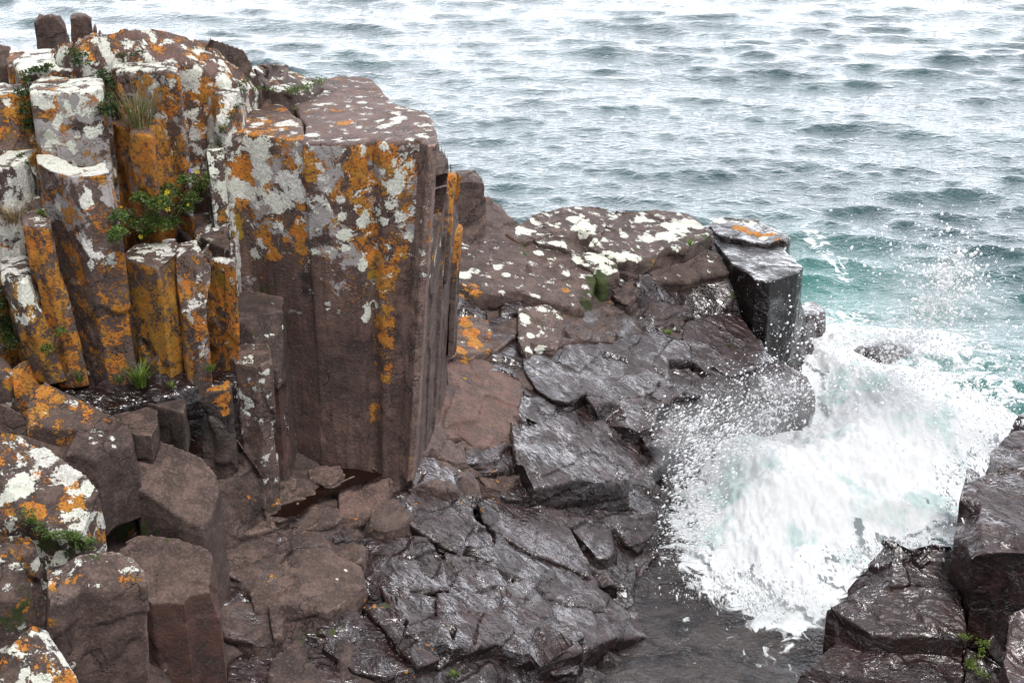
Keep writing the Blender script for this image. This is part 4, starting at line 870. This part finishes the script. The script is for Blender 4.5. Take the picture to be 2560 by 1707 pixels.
grass('grass_tuft', 'sprig growing from the ledge left of the fresh green grass', 205, 955, 26, .09, .5, (LEAF,), .003, .4, 43, .02)
def shrub(label, px, py, spots, flowers, sd):
    p0 = ground(px, py, 0, .04); e = empty('flowering_shrub', p0, label, 'shrub', GPL)
    L = []; S_ = []
    for i, (x, y, r_, n_) in enumerate(spots):
        p = ground(x, y, 0, .07) - p0
        L.append(shift(leaves(n_, r_, .016, sd+i, .9, .02), p))
    V, Fc = joinvf(L); mesh_obj('foliage', V, Fc, [LEAF], e, smooth=False)
    tv = []; tf = []
    for i, (x, y, r_, n_) in enumerate(spots):
        p = ground(x, y, 0, .07) - p0
        for j in range(5):
            a = p*.3 + rs.normal(0, .02, 3); b_ = p + rs.normal(0, r_*.6, 3) + [0, 0, .02]; s_ = np.array([.0018, 0, .0012]); k0 = len(tv)
            tv += [a-s_, a+s_, b_+s_*.5, b_-s_*.5]; tf.append((k0, k0+1, k0+2, k0+3))
    mesh_obj('twigs', tv, tf, TWIG, e, smooth=False)
    for (x, y, s_, m_) in flowers:
        q = ground(x, y, 0, .12) - p0
        V = [q + np.array([0, -.001, .001])]; Fc = []
        tow = np.array([-q[0]-p0[0], -q[1]-p0[1], CH-q[2]-p0[2]]); tow /= np.linalg.norm(tow)
        ax = np.cross(tow, [0, 0, 1]); ax /= np.linalg.norm(ax); ay = np.cross(ax, tow)
        ax = ax + tow*rs.normal(0, .4); ay = ay + tow*rs.normal(0, .4)
        for k in range(5):
            a = k*1.2566 + rs.uniform(0, .3); k0 = len(V)
            for da, rr_ in ((-.42, .75), (-.25, 1.), (.25, 1.), (.42, .75)):
                V.append(q + (ax*math.cos(a+da) + ay*math.sin(a+da))*s_*rr_ + tow*s_*.25)
            Fc += [(0, k0, k0+1, k0+2), (0, k0+2, k0+3)]
        mesh_obj('flower', V, Fc, m_, e, smooth=False)
    return e
shrub('low shrub with yellow flowers on top of the orange columns', 400, 560,
  [(320,545,.06,420),(345,500,.05,300),(300,580,.05,300),(400,520,.07,600),(430,480,.06,480),(455,520,.06,480),(470,500,.05,320),(410,570,.06,420),(440,560,.05,320),(360,590,.04,200),(490,470,.05,260),(380,550,.05,260),(300,540,.05,220),(285,600,.04,160),(345,560,.06,300),(450,455,.04,200)],
  [(425,478,.014,YEL),(422,486,.012,YEL),(406,506,.013,YEL),(426,520,.014,YEL),(491,505,.014,YEL),(464,508,.008,YEL),(345,597,.012,YEL),(424,560,.008,YEL),(312,517,.007,YEL)], 50)
shrub('broad leaved little plant with a yellow and a violet flower', 495, 470,
  [(480,450,.04,90),(500,470,.05,140),(510,440,.04,90)], [(494,430,.015,YEL),(480,418,.009,VIO)], 80)
# a broader leaf plant gets bigger leaves through its own few large ones
shrub('tiny leafy plant on the ledge at the foot of the slender orange column', 122, 866, [(122,866,.03,120),(150,838,.03,120)], [], 90)
shrub('small leafy sprig on the pale rock beside the long leaning column', 102, 525, [(102,522,.022,70)], [], 95)

# ------------------------------------------------------------------ light: an overcast sky and a weak broad sun
w = bpy.data.worlds.new('World'); sc.world = w; w.use_nodes = True
t = w.node_tree; t.nodes.clear(); g = N(t)
SUN_EL, SUN_AZ = math.radians(67), math.radians(145)     # azimuth measured from +Y towards +X
sky = g.n('ShaderNodeTexSky', sky_type='NISHITA', sun_disc=False, sun_elevation=SUN_EL, sun_rotation=SUN_AZ, air_density=1.0, dust_density=3.0, ozone_density=1.0)
hs = g.n('ShaderNodeHueSaturation', {'Saturation': .28, 'Value': 1.0, 'Color': sky.outputs[0]})
# the cloud deck: thin and bright over the lake, heavier overhead and inland
dr = g.n('ShaderNodeTexCoord').outputs['Generated']
sx = g.n('ShaderNodeSeparateXYZ', {0: dr})
lum = g.math('MULTIPLY', g.math('ADD', .32, g.math('MULTIPLY', g.step(sx.outputs[1], -.1, .95), 1.85)), g.math('SUBTRACT', 1., g.math('MULTIPLY', g.step(sx.outputs[2], .12, .85), .70)))
lum = g.math('MULTIPLY', lum, g.math('ADD', .86, g.math('MULTIPLY', g.noise(dr, 2.2, 5, .55), .28)))
lum = g.math('DIVIDE', lum, .15)
cloud = g.mix(1., (.91, .93, 1.), g.n('ShaderNodeCombineColor', {0: lum, 1: lum, 2: lum}).outputs[0], 'MULTIPLY')
deck = g.mix(.82, hs.outputs[0], cloud)
bg = g.n('ShaderNodeBackground', {'Color': deck, 'Strength': .15})
g.n('ShaderNodeOutputWorld', {'Surface': bg.outputs[0]})
sl = bpy.data.lights.new('sun', 'SUN'); so = bpy.data.objects.new('sun', sl); COL.objects.link(so)
sl.energy = 1.3; sl.angle = math.radians(20); sl.color = (1, .97, .93)
dv = Vector((math.sin(SUN_AZ)*math.cos(SUN_EL), math.cos(SUN_AZ)*math.cos(SUN_EL), math.sin(SUN_EL)))
so.rotation_euler = dv.to_track_quat('Z', 'Y').to_euler()
sc.view_settings.view_transform = 'Standard'; sc.view_settings.look = 'None'
sc.view_settings.exposure = 1.5; sc.view_settings.gamma = 1.0
sc.render.engine = 'CYCLES'
sc.cycles.use_denoising = True; sc.cycles.max_bounces = 5; sc.cycles.diffuse_bounces = 3; sc.cycles.glossy_bounces = 3; sc.cycles.transmission_bounces = 2
print('done', round(time.time()-T0, 1))
